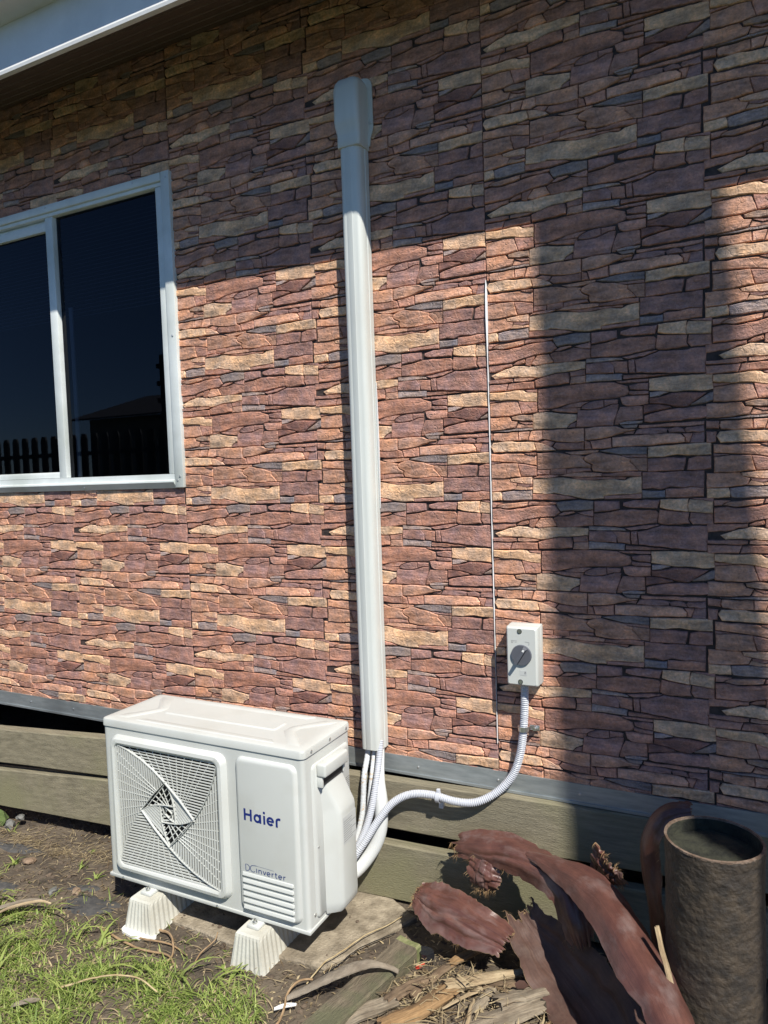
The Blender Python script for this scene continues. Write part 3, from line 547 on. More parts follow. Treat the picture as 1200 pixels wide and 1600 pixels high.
for k in range(26):
    z = 2.575 - k*0.016
    MB().hexa([(WX0+.1,0.085,z-0.006),(WX1-.085,0.085,z-0.006),(WX1-.085,0.107,z+0.004),(WX0+.1,0.107,z+0.004),(WX0+.1,0.085,z-0.0045),(WX1-.085,0.085,z-0.0045),(WX1-.085,0.107,z+0.0055),(WX0+.1,0.107,z+0.0055)]).build('blind_slat', M['blind'], win)

# ------------------------------------------------------------------ air conditioner
AX0, AX1, AF, AB, AZ0, AZ1 = -0.431, 0.369, -0.478, -0.208, 0.111, 0.636
ac = thing('air_conditioner', 'white outdoor air conditioner unit with square spiral fan grille standing on two blocks', 'air conditioner', (-0.03, -0.34, 0.111))
def acb(mb, name, m, sm=30, parent=None, label=None):
    o = mb.build(name, m, None, sm, label); p = parent or ac
    o.parent = p
    if not parent: o.matrix_parent_inverse = (Matrix.Translation(ac.location)).inverted()
    return o
AC0 = Matrix.Translation(ac.location).inverted()
# cabinet shell: open path in plan, swept up (front left part is a plate with a square opening)
r = 0.014; path = [(0.112, AF)]
for cx, cy, a0 in ((AX1-r, AF+r, -90), (AX1-r, AB-r, 0), (AX0+r, AB-r, 90), (AX0+r, AF+r, 180)):
    for k in range(5):
        a = radians(a0+90*k/4); path.append((cx+r*cos(a), cy+r*sin(a)))
path.append((-0.410, AF))
b = MB(); b.loft([[(x,y,z) for x,y in path] for z in (AZ0+0.012, AZ1)], False, False, closed=False)
inn = rrect(-0.384, 0.084, 0.156, 0.604, 0.03)
n = len(inn); cx, cz = -0.15, 0.38
outr = []
for x, z in inn:
    dx, dz = x-cx, z-cz; s = min((0.112-cx)/dx if dx > 1e-9 else 9e9, (-0.410-cx)/dx if dx < -1e-9 else 9e9, (AZ1-cz)/dz if dz > 1e-9 else 9e9, (AZ0+0.012-cz)/dz if dz < -1e-9 else 9e9)
    outr.append((cx+dx*s, cz+dz*s))
corners = [(0.112,AZ0+0.012),(0.112,AZ1),(-0.410,AZ1),(-0.410,AZ0+0.012)]
for q in corners:      # snap the closest ray hit to each corner
    k = min(range(n), key=lambda i: (outr[i][0]-q[0])**2+(outr[i][1]-q[1])**2); outr[k] = q
b.loft([[(x,AF,z) for x,z in outr], [(x,AF,z) for x,z in inn], [(x,AF+0.02,z) for x,z in inn]], False, False)
cabinet = acb(b, 'cabinet', M['ac'], 30)
cv = MB(); x0,x1,z0,z1 = -0.40,0.10,0.135,0.622
cv.add([(x0,AF+0.13,z0),(x1,AF+0.13,z0),(x1,AF+0.13,z1),(x0,AF+0.13,z1),(x0,AF+0.006,z0),(x1,AF+0.006,z0),(x1,AF+0.006,z1),(x0,AF+0.006,z1)], [(0,1,2,3),(0,4,5,1),(1,5,6,2),(2,6,7,3),(3,7,4,0)])
acb(cv, 'fan_cavity', M['ac_dark'], None)
fan = MB().cyl((-0.15,AF+0.045,0.38),(0,1,0),0.045,0.05,20)
for k in range(3):
    a0 = 2*pi*k/3
    rows = []
    for i in range(6):
        rr = 0.04+0.15*i/5; rows.append([(-0.15+rr*cos(a0+t*0.9+0.15*i/5), AF+0.05+0.04*t, 0.38+rr*sin(a0+t*0.9+0.15*i/5)) for t in (0,0.33,0.66,1)])
    fan.loft(rows, False, False, closed=False)
acb(fan, 'fan', M['ac_fan'], 40)
# lid
lid = MB(); o1 = 0.004
def lr(e, rr, z): return [(x,y,z) for x,y in rrect(AX0-e, AX1+e, AF-e, AB+e, rr, 4)]
lid.loft([lr(o1,0.017,AZ1-0.002), lr(o1,0.017,AZ1+0.016), lr(o1-0.002,0.016,AZ1+0.021), lr(o1-0.012,0.012,AZ1+0.0245), lr(-0.03,0.01,AZ1+0.0245)], True, True)
LID = acb(lid, 'lid', M['ac'], 25)
def lidrib(P, h):    # raised pressing on the lid, plan outline P
    b = MB(); A = P if area(P) > 0 else P[::-1]
    b.loft([[(x,y,AZ1+0.0240) for x,y in A], [(x,y,AZ1+0.0245+h) for x,y in offset(A,-0.007)]], False, True); o = acb(b, 'lid_pressing', M['ac'], 25, LID); return o
lidrib(rrect(-0.26,0.20,-0.375,-0.300,0.012,3), 0.003)
lidrib([(-0.395,-0.455),(-0.34,-0.455),(-0.275,-0.36),(-0.275,-0.33),(-0.34,-0.235),(-0.395,-0.235),(-0.385,-0.26),(-0.32,-0.335),(-0.32,-0.355),(-0.385,-0.43)], 0.0026)
lidrib([(0.345,-0.455),(0.30,-0.455),(0.225,-0.365),(0.225,-0.325),(0.30,-0.235),(0.345,-0.235),(0.335,-0.26),(0.265,-0.33),(0.265,-0.36),(0.335,-0.43)], 0.0026)
lidrib([(-0.30,-0.462),(0.26,-0.462),(0.235,-0.435),(-0.275,-0.435)], 0.0022)
lidrib([(-0.275,-0.250),(0.235,-0.250),(0.26,-0.224),(-0.30,-0.224)], 0.0022)
for y in (-0.44,-0.335,-0.235): screw(Vector((AX1+o1, y, AZ1+0.009))-ac.location, (1,0,0), 0.005, ac)
# base pan
pan = MB().rbox(AX0-0.003, AX1+0.003, AF-0.003, AB+0.003, AZ0, AZ0+0.0115, r=0.002); acb(pan, 'base_pan', M['ac'])
for x in (-0.37, 0.03): screw(Vector((x, AF-0.003, AZ0+0.006))-ac.location, (0,-1,0), 0.005, ac)
# grille frame
fr = MB(); G = []
for e, y, rr in ((0.004,AF-0.0005,0.032),(0.0,AF-0.012,0.030),(-0.006,AF-0.020,0.027),(-0.016,AF-0.022,0.022),(-0.022,AF-0.019,0.018),(-0.024,AF-0.006,0.016)):
    G.append([(x,y,z) for x,z in rrect(-0.387-e, 0.087+e, 0.153-e, 0.607+e, rr)])
fr.loft(G, False, False)
grille = acb(fr, 'grille', M['ac'], 35, label='square fan guard with slats spiralling to the centre')
# recursive pinwheel of slats
gx0, gx1, gz0, gz1 = -0.365, 0.065, 0.175, 0.585
TL = [(0,0),(0.13,0.038),(0.262,0.093),(0.38,0.160),(0.487,0.238),(0.63,0.362),(0.765,0.5)]
def rot90(p): return (1-p[1], p[0])
def rotn(P, n):
    for _ in range(n): P = [rot90(p) for p in P]
    return P
def quadrant(k):
    t = rotn(TL, k); tr = rotn(TL, k+1)
    return t + [tr[i] for i in (4,3,2,1,0)]
def xf0(p): return p
_dt, _dr, _db, _dl = (0.487,0.238),(0.765,0.487),(0.513,0.762),(0.235,0.513)
def xf1(p, f=xf0):    # unit square -> inner diamond
    u, v = p; a = Vector(_dl); ex = Vector(_dt)-a; ey = Vector(_db)-a
    q = a+ex*u+ey*v; return f((q.x, q.y))
def xf2(p): return xf1(xf1(p))
def wpt(p, y): return Vector((gx0+(gx1-gx0)*p[0], y, gz1-(gz1-gz0)*p[1]))
def intervals(P, o, d):
    nrm = (-d[1], d[0]); hits = []
    for k in range(len(P)):
        a, b = P[k], P[(k+1)%len(P)]
        sa = (a[0]-o[0])*nrm[0]+(a[1]-o[1])*nrm[1]; sb = (b[0]-o[0])*nrm[0]+(b[1]-o[1])*nrm[1]
        if (sa > 0) != (sb > 0):
            t = sa/(sa-sb); q = (a[0]+(b[0]-a[0])*t, a[1]+(b[1]-a[1])*t); hits.append((q[0]-o[0])*d[0]+(q[1]-o[1])*d[1])
    hits.sort(); return [(hits[i],hits[i+1]) for i in range(0,len(hits)-1,2)]
SL = MB()
def bar(a, b, w, dep):
    d = (b-a); d.y = 0; d.normalize(); nr = Vector((-d.z, 0, d.x))*w/2
    dp = Vector((0,dep,0))
    SL.add([a-nr,b-nr,b+nr,a+nr,a-nr+dp,b-nr+dp,b+nr+dp,a+nr+dp], [(0,1,2,3),(4,7,6,5),(0,4,5,1),(1,5,6,2),(2,6,7,3),(3,7,4,0)])
YF = AF-0.016
for lev, xf, sp in ((0, xf0, 0.0232), (1, xf1, 0.030), (2, xf2, 0.028)):
    base = YF + 0.004*lev
    for k in range(4):
        P = [xf(p) for p in quadrant(k)]
        c0, c1 = xf(rotn([(0,0)],k)[0]), xf(rotn([(1,0)],k)[0])
        d = Vector((c1[0]-c0[0], c1[1]-c0[1])).normalized(); nrm = Vector((-d.y, d.x))
        xs = [(p[0]-c0[0])*nrm.x+(p[1]-c0[1])*nrm.y for p in P]
        t = min(xs)+sp*0.5
        step = sp
        wid = (0.0029,0.0047,0.0040,0.0047)[k] if lev == 0 else 0.0036
        if lev == 1: step, wid = (0.036, 0.0022) if k in (0, 2) else (0.0215, 0.0060)
        while t < max(xs):
            o = (c0[0]+nrm.x*t, c0[1]+nrm.y*t)
            for h0, h1 in intervals(P, o, (d.x, d.y)):
                if h1-h0 < 0.012: continue
                a = wpt((o[0]+d.x*h0,o[1]+d.y*h0), base+0.006); b_ = wpt((o[0]+d.x*h1,o[1]+d.y*h1), base)
                bar(a, b_, wid, 0.0035)
            t += step
        # thin ribs fanning out towards the hub behind the slat faces
        pv = xf(rotn([(0.60,0.52)], k)[0]); t = 0.04 if (lev == 0 or (lev == 1 and k in (0, 2))) else 2.0
        while t < 1.0:
            o = xf(rotn([(t,-0.001)], k)[0]); dv = Vector((pv[0]-o[0], pv[1]-o[1])).normalized()
            for h0, h1 in intervals(P, o, (dv.x, dv.y)):
                if h1-h0 > 0.012:
                    y = base+0.0075-0.006*t
                    bar(wpt((o[0]+dv.x*h0,o[1]+dv.y*h0), y), wpt((o[0]+dv.x*h1,o[1]+dv.y*h1), y), 0.0017, 0.003)
            t += 0.082 if lev == 0 else 0.16
        # ridge along the spiral edge
        C = [wpt(xf(p), base-0.0008) for p in rotn(TL, k)]
        for i in range(len(C)-1): bar(C[i], C[i+1], (0.0026 if k in (0,2) else 0.0016) if lev == 0 else 0.0013, 0.007)
so = acb(SL, 'slats', M['ac'], None, grille); so['kind'] = 'stuff'
# raised front panel with louvres and print
def plate(name, x0, x1, z0, z1, rr, hgt, m, bev=0.012):
    b = MB(); R_ = lambda e, y, q: [(x,y,z) for x,z in rrect(x0+e, x1-e, z0+e, z1-e, max(0.003,q))]
    b.loft([R_(0,AF+0.0005,rr), R_(0.001,AF-hgt*0.35,rr), R_(bev*0.5,AF-hgt*0.85,rr-bev*0.4), R_(bev,AF-hgt,rr-bev*0.7)], False, True); return acb(b, name, m, 35)
FP = plate('front_panel', 0.127, 0.347, 0.137, 0.613, 0.024, 0.011, M['ac'])
YP = AF-0.011
for k in range(6):
    z = 0.2575-0.0205*k
    b = MB(); pr = [(0,0.0065),(-0.0022,0.0055),(-0.0048,0.0),(-0.0052,-0.0025),(-0.0028,-0.0055),(0,-0.0065)]
    b.loft([[(x,YP-0.0002+y*(1 if 0 < i < 3 else 0.3),z-0.004+dz*(1 if 0 < i < 3 else 0.8)) for y,dz in pr] for i, x in enumerate((0.142,0.145,0.324,0.327))]); acb(b, 'louvre', M['ac'], 35, FP)
# stroke lettering
class Ink:
    def __init__(s, x, z, sx, sz, w, y): s.m = MB(); s.x=x; s.z=z; s.sx=sx; s.sz=sz; s.w=w; s.y=y; s.n=0
    def stroke(s, pts, w=None):
        w = w or s.w; s.n += 1; y = s.y-0.00025-0.00003*s.n
        P = [Vector((s.x+p[0]*s.sx, s.z+p[1]*s.sz)) for p in pts]; L, Rr = [], []
        for i, p in enumerate(P):
            d = (P[min(i+1,len(P)-1)]-P[max(i-1,0)]).normalized(); nn = Vector((-d.y,d.x))*w/2
            L.append((p.x+nn.x,y,p.y+nn.y)); Rr.append((p.x-nn.x,y,p.y-nn.y))
        q = L+Rr; k = len(L); s.m.add(q, [(i,k+i,k+i+1,i+1) for i in range(k-1)])
    def arc(s, cx, cz, rx, rz, a0, a1, w=None, n=20): s.stroke([(cx+rx*cos(radians(a0+(a1-a0)*i/n)), cz+rz*sin(radians(a0+(a1-a0)*i/n))) for i in range(n+1)], w)
k = Ink(0.156, 0.4215, 0.0365, 0.0365, 0.0072, YP)
k.stroke([(0.1,0),(0.1,1.0)]); k.stroke([(0.72,0),(0.72,1.0)]); k.stroke([(0.1,0.52),(0.72,0.52)])
k.arc(1.36,0.36,0.27,0.28,0,360,None,28); k.stroke([(1.66,-0.01),(1.66,0.74)])
k.stroke([(2.06,-0.01),(2.06,0.72)]); k.stroke([(2.06,0.86),(2.06,1.06)])
k.arc(2.66,0.36,0.28,0.28,0,318,None,28); k.stroke([(2.40,0.36),(3.0,0.36)], 0.0055)
k.stroke([(3.28,-0.01),(3.28,0.5),(3.30,0.58),(3.37,0.655),(3.47,0.69),(3.66,0.69)])
acb(k.m, 'brand_lettering', M['blue'], None, FP, 'dark blue printed lettering Haier')
k = Ink(0.1535, 0.2655, 0.0185, 0.0185, 0.0021, YP)
k.stroke([(0.05,0),(0.05,1.05),(0.3,1.05),(0.55,0.95),(0.7,0.75),(0.74,0.52),(0.7,0.3),(0.55,0.1),(0.3,0),(0.05,0)])
k.arc(1.33,0.52,0.45,0.53,320,95); k.stroke([(1.29,1.05),(1.6,1.12),(2.0,1.14)], 0.0018); k.stroke([(2.0,1.14),(3.6,1.10),(5.0,1.05)], 0.0007)
def n_(x): k.stroke([(x,0),(x,0.62)]); k.stroke([(x,0.4),(x+0.12,0.56),(x+0.28,0.60),(x+0.42,0.52),(x+0.46,0.36),(x+0.46,0)])
def e_(x): k.arc(x+0.3,0.30,0.27,0.30,0,310,None,18); k.stroke([(x+0.04,0.30),(x+0.57,0.30)])
def r_(x): k.stroke([(x,0),(x,0.62)]); k.stroke([(x,0.36),(x+0.1,0.54),(x+0.3,0.61)])
k.w = 0.0025
k.stroke([(1.98,0),(1.98,0.72)]); n_(2.36); k.stroke([(3.12,0.62),(3.36,0.0)]); k.stroke([(3.36,0.0),(3.60,0.62)]); e_(3.76); r_(4.66)
k.stroke([(5.32,0.85),(5.32,0.16),(5.40,0.03),(5.56,0.0)]); k.stroke([(5.16,0.60),(5.56,0.60)]); e_(5.76); r_(6.66); 
for v in range(len(k.m.v)):      # the wordmark is condensed to its printed width
    x,y,z = k.m.v[v]; k.m.v[v] = (0.1535+(x-0.1535)*1.13,y,z)
acb(k.m, 'wordmark_lettering', M['blue2'], None, FP, 'small slate blue printed lettering DCinverter')
# right side: raised pressing, handle and wedge-shaped valve cover
b = MB(); sr = lambda e, x, q: [(x,y,z) for y,z in rrect(-0.438+e, -0.224-e, 0.137+e, 0.600-e, q)]
b.loft([sr(0,AX1-0.001,0.014), sr(0.001,AX1+0.004,0.014), sr(0.006,AX1+0.0075,0.012)], False, True); side = acb(b, 'side_panel', M['ac'], 35)
b = MB()
def ring(x, y0, y1, z): return [(AX1+0.006,y0-0.03,z),(x-0.012,y0-0.010,z),(x-0.003,y0-0.002,z),(x,y0+0.006,z),(x,y1-0.008,z),(x-0.004,y1,z),(AX1+0.006,y1+0.002,z)]
b.loft([ring(AX1+0.042,-0.362,-0.280,0.128), ring(AX1+0.053,-0.365,-0.278,0.146), ring(AX1+0.055,-0.366,-0.278,0.165), ring(AX1+0.055,-0.366,-0.278,0.432), ring(AX1+0.053,-0.366,-0.278,0.444), ring(AX1+0.046,-0.370,-0.280,0.460), ring(AX1+0.020,-0.392,-0.290,0.530)], True, True)
cover = acb(b, 'valve_cover', M['ac'], 32)
b = MB().rbox(AX1+0.0078, AX1+0.040, -0.424, -0.286, 0.562, 0.603, r=0.007, seg=3)
acb(b, 'handle', M['ac'], 30)
MB_ = MB().box(AX1+0.0079, AX1+0.022, -0.410, -0.294, 0.5315, 0.5615); acb(MB_, 'handle_slot_shade', M['ac_dark'], None)  # dark box standing in for the shade in the handle slot
for y0 in (-0.420, -0.294): acb(MB().rbox(AX1+0.0078, AX1+0.026, y0, y0+0.008, 0.5305, 0.5615, r=0.001), 'handle_cheek', M['ac'])
acb(MB().box(AX1+0.0552, AX1+0.0556, -0.360, -0.282, 0.335, 0.418), 'rating_label', M['label'], None, cover)
ink = MB()
for i in range(11):
    z = 0.411-0.0068*i; y0 = -0.357; y1 = -0.285-(0.02+0.03*abs(nz(i*3.1,2)) if i % 3 else 0.0)
    if i > 0: ink.box(AX1+0.0557, AX1+0.0559, y0, y1, z-0.0012, z)
acb(ink, 'label_print', M['ink'], None, cover)
ink = MB()
for i in range(16): ink.box(AX1+0.0002, AX1+0.0005, -0.246+0.004*abs(nz(i*2.3,1)), -0.222, 0.492-0.0062*i-0.0012, 0.492-0.0062*i)
for v in range(len(ink.v)): ink.v[v] = (ink.v[v][0]+0.0076, ink.v[v][1]-0.008, ink.v[v][2])
acb(ink, 'side_label_print', M['ink'], None, side)
screw(Vector((AX1+0.0005, -0.447, 0.155))-ac.location, (1,0,0), 0.005, ac); screw(Vector((AX1+0.0078, -0.425, 0.352))-ac.location, (1,0,0), 0.0035, ac)
for x in (-0.245, 0.185):     # mounting feet under the pan
    acb(MB().rbox(x-0.022, x+0.022, AF-0.032, AF+0.03, AZ0-0.012, AZ0-0.0005, r=0.004), 'mounting_foot', M['ac'])
    acb(MB().cyl((x,AF-0.018,AZ0-0.001),(0,0,1),0.008,0.007,6).cyl((x,AF-0.018,AZ0+0.0055),(0,0,1),0.004,0.008,10), 'mounting_bolt', M['steel'])
    acb(MB().rbox(x-0.022, x+0.022, AB-0.03, AB+0.032, AZ0-0.012, AZ0-0.0005, r=0.004), 'mounting_foot', M['ac'])

# ------------------------------------------------------------------ support blocks
def support(x, zb, label):
    t = thing('support_block', label, 'support block', (x, -0.34, zb), 'blocks under the air conditioner'); h = 0.0985-zb
    b = MB(); rows = []
    def ringb(w, y0, y1, z, rib):
        out = []; n1, n2 = 14, 40
        seq = [((-w+2*w*i/n1, y0), (0,-1), i) for i in range(n1)] + [((w, y0+(y1-y0)*i/n2), (1,0), i) for i in range(n2)] + [((w-2*w*i/n1, y1), (0,1), i) for i in range(n1)] + [((-w, y1-(y1-y0)*i/n2), (-1,0), i) for i in range(n2)]
        for (px, py), d, i in seq:
            a = rib*0.95 if i % 2 else 0; out.append((px+d[0]*a, py+d[1]*a, z))
        return out
    b.loft([ringb(0.062,-0.208,0.205,0.0,0.0), ringb(0.060,-0.205,0.203,0.005,0.0022), ringb(0.0445,-0.196,0.194,h-0.012,0.0022), ringb(0.043,-0.195,0.193,h-0.005,0.0), ringb(0.040,-0.190,0.188,h,0.0)])
    b.build('block', M['block'], t, None)
    MB().rbox(-0.026,0.026,-0.188,-0.128,h,h+0.0006,r=0.0002).build('top_pad', M['block'], t)
    MB().loft([[(0.066*cos(a)*(1.05+0.08*nz(cos(a)*2,sin(a)*2,x)), -0.20+0.03*sin(a)+0.012*nz(a,x,1), z) for a in [2*pi*k/28 for k in range(28)]] for z in (-0.004, 0.004)]).build('spilled_base', M['white'], t) if x < 0 else None
    return t
support(-0.245, -0.004, 'cream ribbed block under the fan-grille end of the air conditioner')
support(0.185, -0.010, 'cream ribbed block under the lettered end of the air conditioner')

# ------------------------------------------------------------------ pipe duct on the wall
duct = thing('pipe_duct', 'tall cream plastic pipe cover running down the wall to the air conditioner', 'pipe cover', (0.38, 0, 0.515))
def dp(mb, name, m, sm=35, par=None):
    o = mb.build(name, m, par or duct, sm)
    for v in o.data.vertices: v.co -= Vector((0.38, 0, 0.515))
    return o
prof = [(0.333,-0.0125),(0.333,-0.056),(0.335,-0.066),(0.341,-0.0725),(0.350,-0.0755),(0.360,-0.0748),(0.363,-0.0762),(0.386,-0.0768),(0.389,-0.0752),(0.404,-0.0752),(0.414,-0.0715),(0.421,-0.065),(0.425,-0.056),(0.4255,-0.036),(0.428,-0.034),(0.428,-0.0125)]
prof = [(0.334+(x-0.333)*0.79, y) for x, y in prof]
b = MB(); b.loft([[(0.37+(x-0.37)*s+0.0015*nz(z*1.3,3), y, z) for x,y in prof] for z, s in [(0.515,0.98)]+[(0.6+0.1*i,1.0) for i in range(19)]+[(2.56,1.0)]], True, True)
dp(b, 'duct_cover', M['duct'])
# back plate edge that has pulled away from the wall for a stretch
rows = []
for i in range(24):
    z = 1.33+0.42*i/23; s = sin(pi*i/23); rows.append([(0.4093,-0.013,z),(0.4101,-0.016-0.004*s,z),(0.412+0.0045*s,-0.0175-0.006*s,z),(0.412+0.0045*s,-0.0135-0.003*s,z)])
dp(MB().loft(rows), 'sprung_back_edge', M['pvc_edge'])
cap = MB()
def crow(x0, x1, d, z, rr): return [(x,y,z) for x,y in ([(x0,-0.0125),(x0,-d+rr)]+[(x0+rr-rr*cos(radians(a)),-d+rr-rr*sin(radians(a))) for a in (22,45,67,90)]+[(x1-rr+rr*sin(radians(a)),-d+rr-rr*cos(radians(a))) for a in (0,22,45,67,90)]+[(x1,-0.0125)])]
cap.loft([crow(0.331,0.4125,0.080,2.503,0.012), crow(0.3295,0.414,0.082,2.507,0.012), crow(0.3295,0.414,0.0825,2.535,0.013), crow(0.329,0.4145,0.083,2.545,0.014), crow(0.3255,0.4175,0.092,2.572,0.016), crow(0.325,0.418,0.0945,2.582,0.017), crow(0.3255,0.4175,0.0945,2.680,0.018), crow(0.327,0.416,0.091,2.698,0.02), crow(0.331,0.412,0.083,2.712,0.022), crow(0.339,0.404,0.066,2.720,0.02)], True, True)
CAP = dp(cap, 'inlet_cap', M['duct'], 40)
fg = MB(); P = [(0.315,2.562),(0.320,2.548),(0.325,2.515),(0.418,2.515),(0.424,2.548),(0.430,2.560),(0.4325,2.575)]+[(0.4045+0.028*cos(radians(a)),2.705+0.028*sin(radians(a))) for a in (0,30,60,90)]+[(0.340+0.028*cos(radians(a)),2.705+0.028*sin(radians(a))) for a in (90,120,150,180)]
fg.loft([[(x,y,z) for x,z in P] for y in (-0.0128,-0.018)]); dp(fg, 'cap_flange', M['duct'])
screw((0.4255-0.38,-0.018,2.588-0.515), (0,-1,0), 0.006, duct); screw((0.319-0.38,-0.018,2.588-0.515), (0,-1,0), 0.006, duct)

# ------------------------------------------------------------------ isolator switch
sw = thing('isolator_switch', 'cream box isolator switch with round grey knob on the wall', 'switch', (0.903, 0, 0.79))
O_ = Vector((0.903,0,0.79))
def sp_(mb, name, m, sm=30, par=None):
    o = mb.build(name, m, par or sw, sm)
    for v in o.data.vertices: v.co -= O_
    return o
SX0, SX1, SZ0, SZ1 = 0.8545, 0.9525, 0.790, 0.972
sp_(MB().rbox(SX0,SX1,-0.044,-0.010,SZ0,SZ1,r=0.004), 'base', M['switch'])
lidb = MB(); rr_ = lambda e, y: [(x,y,z) for x,z in rrect(SX0+0.0005+e, SX1-0.0005-e, SZ0+0.0005+e, SZ1-0.0005-e, 0.005, 3)]
lidb.loft([rr_(0,-0.0442), rr_(0,-0.068), rr_(0.002,-0.075), rr_(0.006,-0.079)]); sp_(lidb, 'cover', M['switch'])
for z in (SZ0+0.014, SZ1-0.014):
    sp_(MB().cyl((0.8985,-0.0788,z),(0,-1,0),0.0075,0.0008,18), 'screw_well', M['gap'])
    sp_(MB().cyl((0.8985,-0.0792,z),(0,-1,0),0.0058,0.002,14), 'cover_screw', M['steel'])
kc = Vector((0.9035,-0.079,0.8865))
KN = sp_(MB().cyl(kc,(0,-1,0),0.0315,0.006,36,0.030), 'knob', M['knob'])
d = Vector((cos(radians(58)),0,sin(radians(58)))); nn = Vector((-d.z,0,d.x))
def kpt(a, w, y): q = kc+d*a+nn*w; return (q.x, y, q.z)
sp_(MB().hexa([kpt(-0.0285,-0.0065,-0.0852),kpt(-0.0285,0.0065,-0.0852),kpt(0.0285,0.0065,-0.0852),kpt(0.0285,-0.0065,-0.0852),kpt(-0.027,-0.0045,-0.104),kpt(-0.027,0.0045,-0.104),kpt(0.027,0.0045,-0.104),kpt(0.027,-0.0045,-0.104)]), 'knob_grip', M['knob'], None, KN)
q = [kpt(0.019,-0.003,-0.1043),kpt(0.019,0.003,-0.1043),kpt(0.026,0.003,-0.1043),kpt(0.026,-0.003,-0.1043)]; sp_(MB().add(q,[(0,1,2,3)]), 'knob_pointer', M['white'], None, KN)
mk = Ink(0.8725,0.921,0.0075,0.0075,0.0008,-0.079); mk.arc(0.3,0.4,0.25,0.3,0,360); mk.stroke([(0,1.1),(2.4,1.0)]); mk.stroke([(0,1.1),(0,0.9)]); mk.stroke([(0.9,0.55),(1.3,0.53)]); mk.stroke([(1.6,0.5),(2.2,0.46)])
mk.stroke([(5.6,0.85),(7.3,0.7)]); mk.stroke([(7.3,0.7),(7.3,-0.3)]); mk.stroke([(6.9,-0.28),(7.3,-0.3)])
sp_(mk.m, 'position_marks', M['ink'], None)
sp_(MB().box(0.897,0.919,-0.0795,-0.0791,0.8245,0.8395), 'lock_label', M['label'], None)
mk = Ink(0.911,0.829,0.006,0.006,0.0007,-0.0796); mk.arc(0.5,0.5,0.4,0.4,0,360); mk.stroke([(0.2,0.9),(0.3,1.2),(0.7,1.2),(0.8,0.9)]); mk.stroke([(0.5,0.3),(0.5,0.6)]); sp_(mk.m, 'lock_mark', M['ink'], None)

# ------------------------------------------------------------------ conduits and insulated pipes
def corrugated(path, r, pitch=0.0062):
    P = crom(path, pitch/4); L = 0; rad = []
    for i, p in enumerate(P):
        if i: L += (P[i]-P[i-1]).length
        ph = (L/pitch) % 1.0; rad.append(r*(1.0 if 0.15 < ph < 0.62 else 0.87))
    return MB().tube(P, rad, 14)
c1p = [(0.9005,-0.040,0.7895),(0.899,-0.040,0.74),(0.896,-0.038,0.69),(0.889,-0.036,0.62),(0.877,-0.034,0.555),(0.853,-0.036,0.490),(0.806,-0.052,0.435),(0.745,-0.078,0.403),(0.68,-0.092,0.400),(0.60,-0.094,0.408),(0.525,-0.096,0.397),(0.468,-0.112,0.365),(0.424,-0.134,0.308),(0.389,-0.158,0.248),(0.352,-0.176,0.19),(0.325,-0.175,0.155),(0.31,-0.205,0.145)]
CO = thing('conduit', 'pale grey corrugated conduit looping from the switch to the air conditioner', 'conduit', (0.6,-0.08,0.4))
def cp(mb, name, m, par, org, sm=40):
    o = mb.build(name, m, par, sm)
    for v in o.data.vertices: v.co -= Vector(org)
    return o
cp(corrugated(c1p, 0.0128), 'conduit_tube', M['conduit'], CO, (0.6,-0.08,0.4))
sd = MB().tube([(0.889+0.0165*cos(radians(a)),-0.036+0.0165*sin(radians(a))*1.0,0.645) for a in range(-170,20,19)],[0.0015]*10,6)
band = MB(); rows = []
for a in range(-200,21,20):
    x = 0.892+0.0158*cos(radians(a)); y = -0.036+0.0158*sin(radians(a)); x2 = 0.892+0.0172*cos(radians(a)); y2 = -0.036+0.0172*sin(radians(a))
    rows.append([(x,y,0.638),(x,y,0.653),(x2,y2,0.653),(x2,y2,0.638)])
band.loft(rows); band.rbox(0.906,0.938,-0.020,-0.0165,0.637,0.654,r=0.0015); cp(band, 'saddle_clip', M['steel'], CO, (0.6,-0.08,0.4))
cp(MB().cyl((0.925,-0.0202,0.6455),(0,-1,0),0.0085,0.006,6).cyl((0.925,-0.026,0.6455),(0,-1,0),0.0048,0.010,10), 'clip_bolt', M['steel'], CO, (0.6,-0.08,0.4))
rows = []
for a in range(-20,201,20):
    z = 0.405+0.0158*cos(radians(a)); y = -0.0945-0.0158*sin(radians(a)); z2 = 0.405+0.0175*cos(radians(a)); y2 = -0.0945-0.0175*sin(radians(a))
    rows.append([(0.618,y,z),(0.631,y,z),(0.631,y2,z2),(0.618,y2,z2)])
band = MB().loft(rows); band.rbox(0.617,0.632,-0.078,-0.0605,0.360,0.388,r=0.002); band.rbox(0.619,0.630,-0.1,-0.088,0.418,0.432,r=0.002); cp(band, 'plastic_clip', M['conduit'], CO, (0.6,-0.08,0.4))
c2p = [(0.399,-0.052,0.545),(0.401,-0.068,0.49),(0.405,-0.100,0.43),(0.402,-0.128,0.36),(0.389,-0.146,0.295),(0.362,-0.164,0.225),(0.333,-0.182,0.165),(0.318,-0.2,0.14),(0.305,-0.215,0.137)]
tag(corrugated(c2p, 0.0118, 0.0058).build('conduit', M['conduit'], None, 40), 'short corrugated conduit dropping straight from the pipe cover behind the unit', 'conduit')
def wrapped(path, r):
    P = crom(path, 0.004); L = 0; rad = []
    for i, p in enumerate(P):
        if i: L += (P[i]-P[i-1]).length
        rad.append(r*(1+0.06*sin(L/0.011*2*pi)))
    return MB().tube(P, rad, 12)
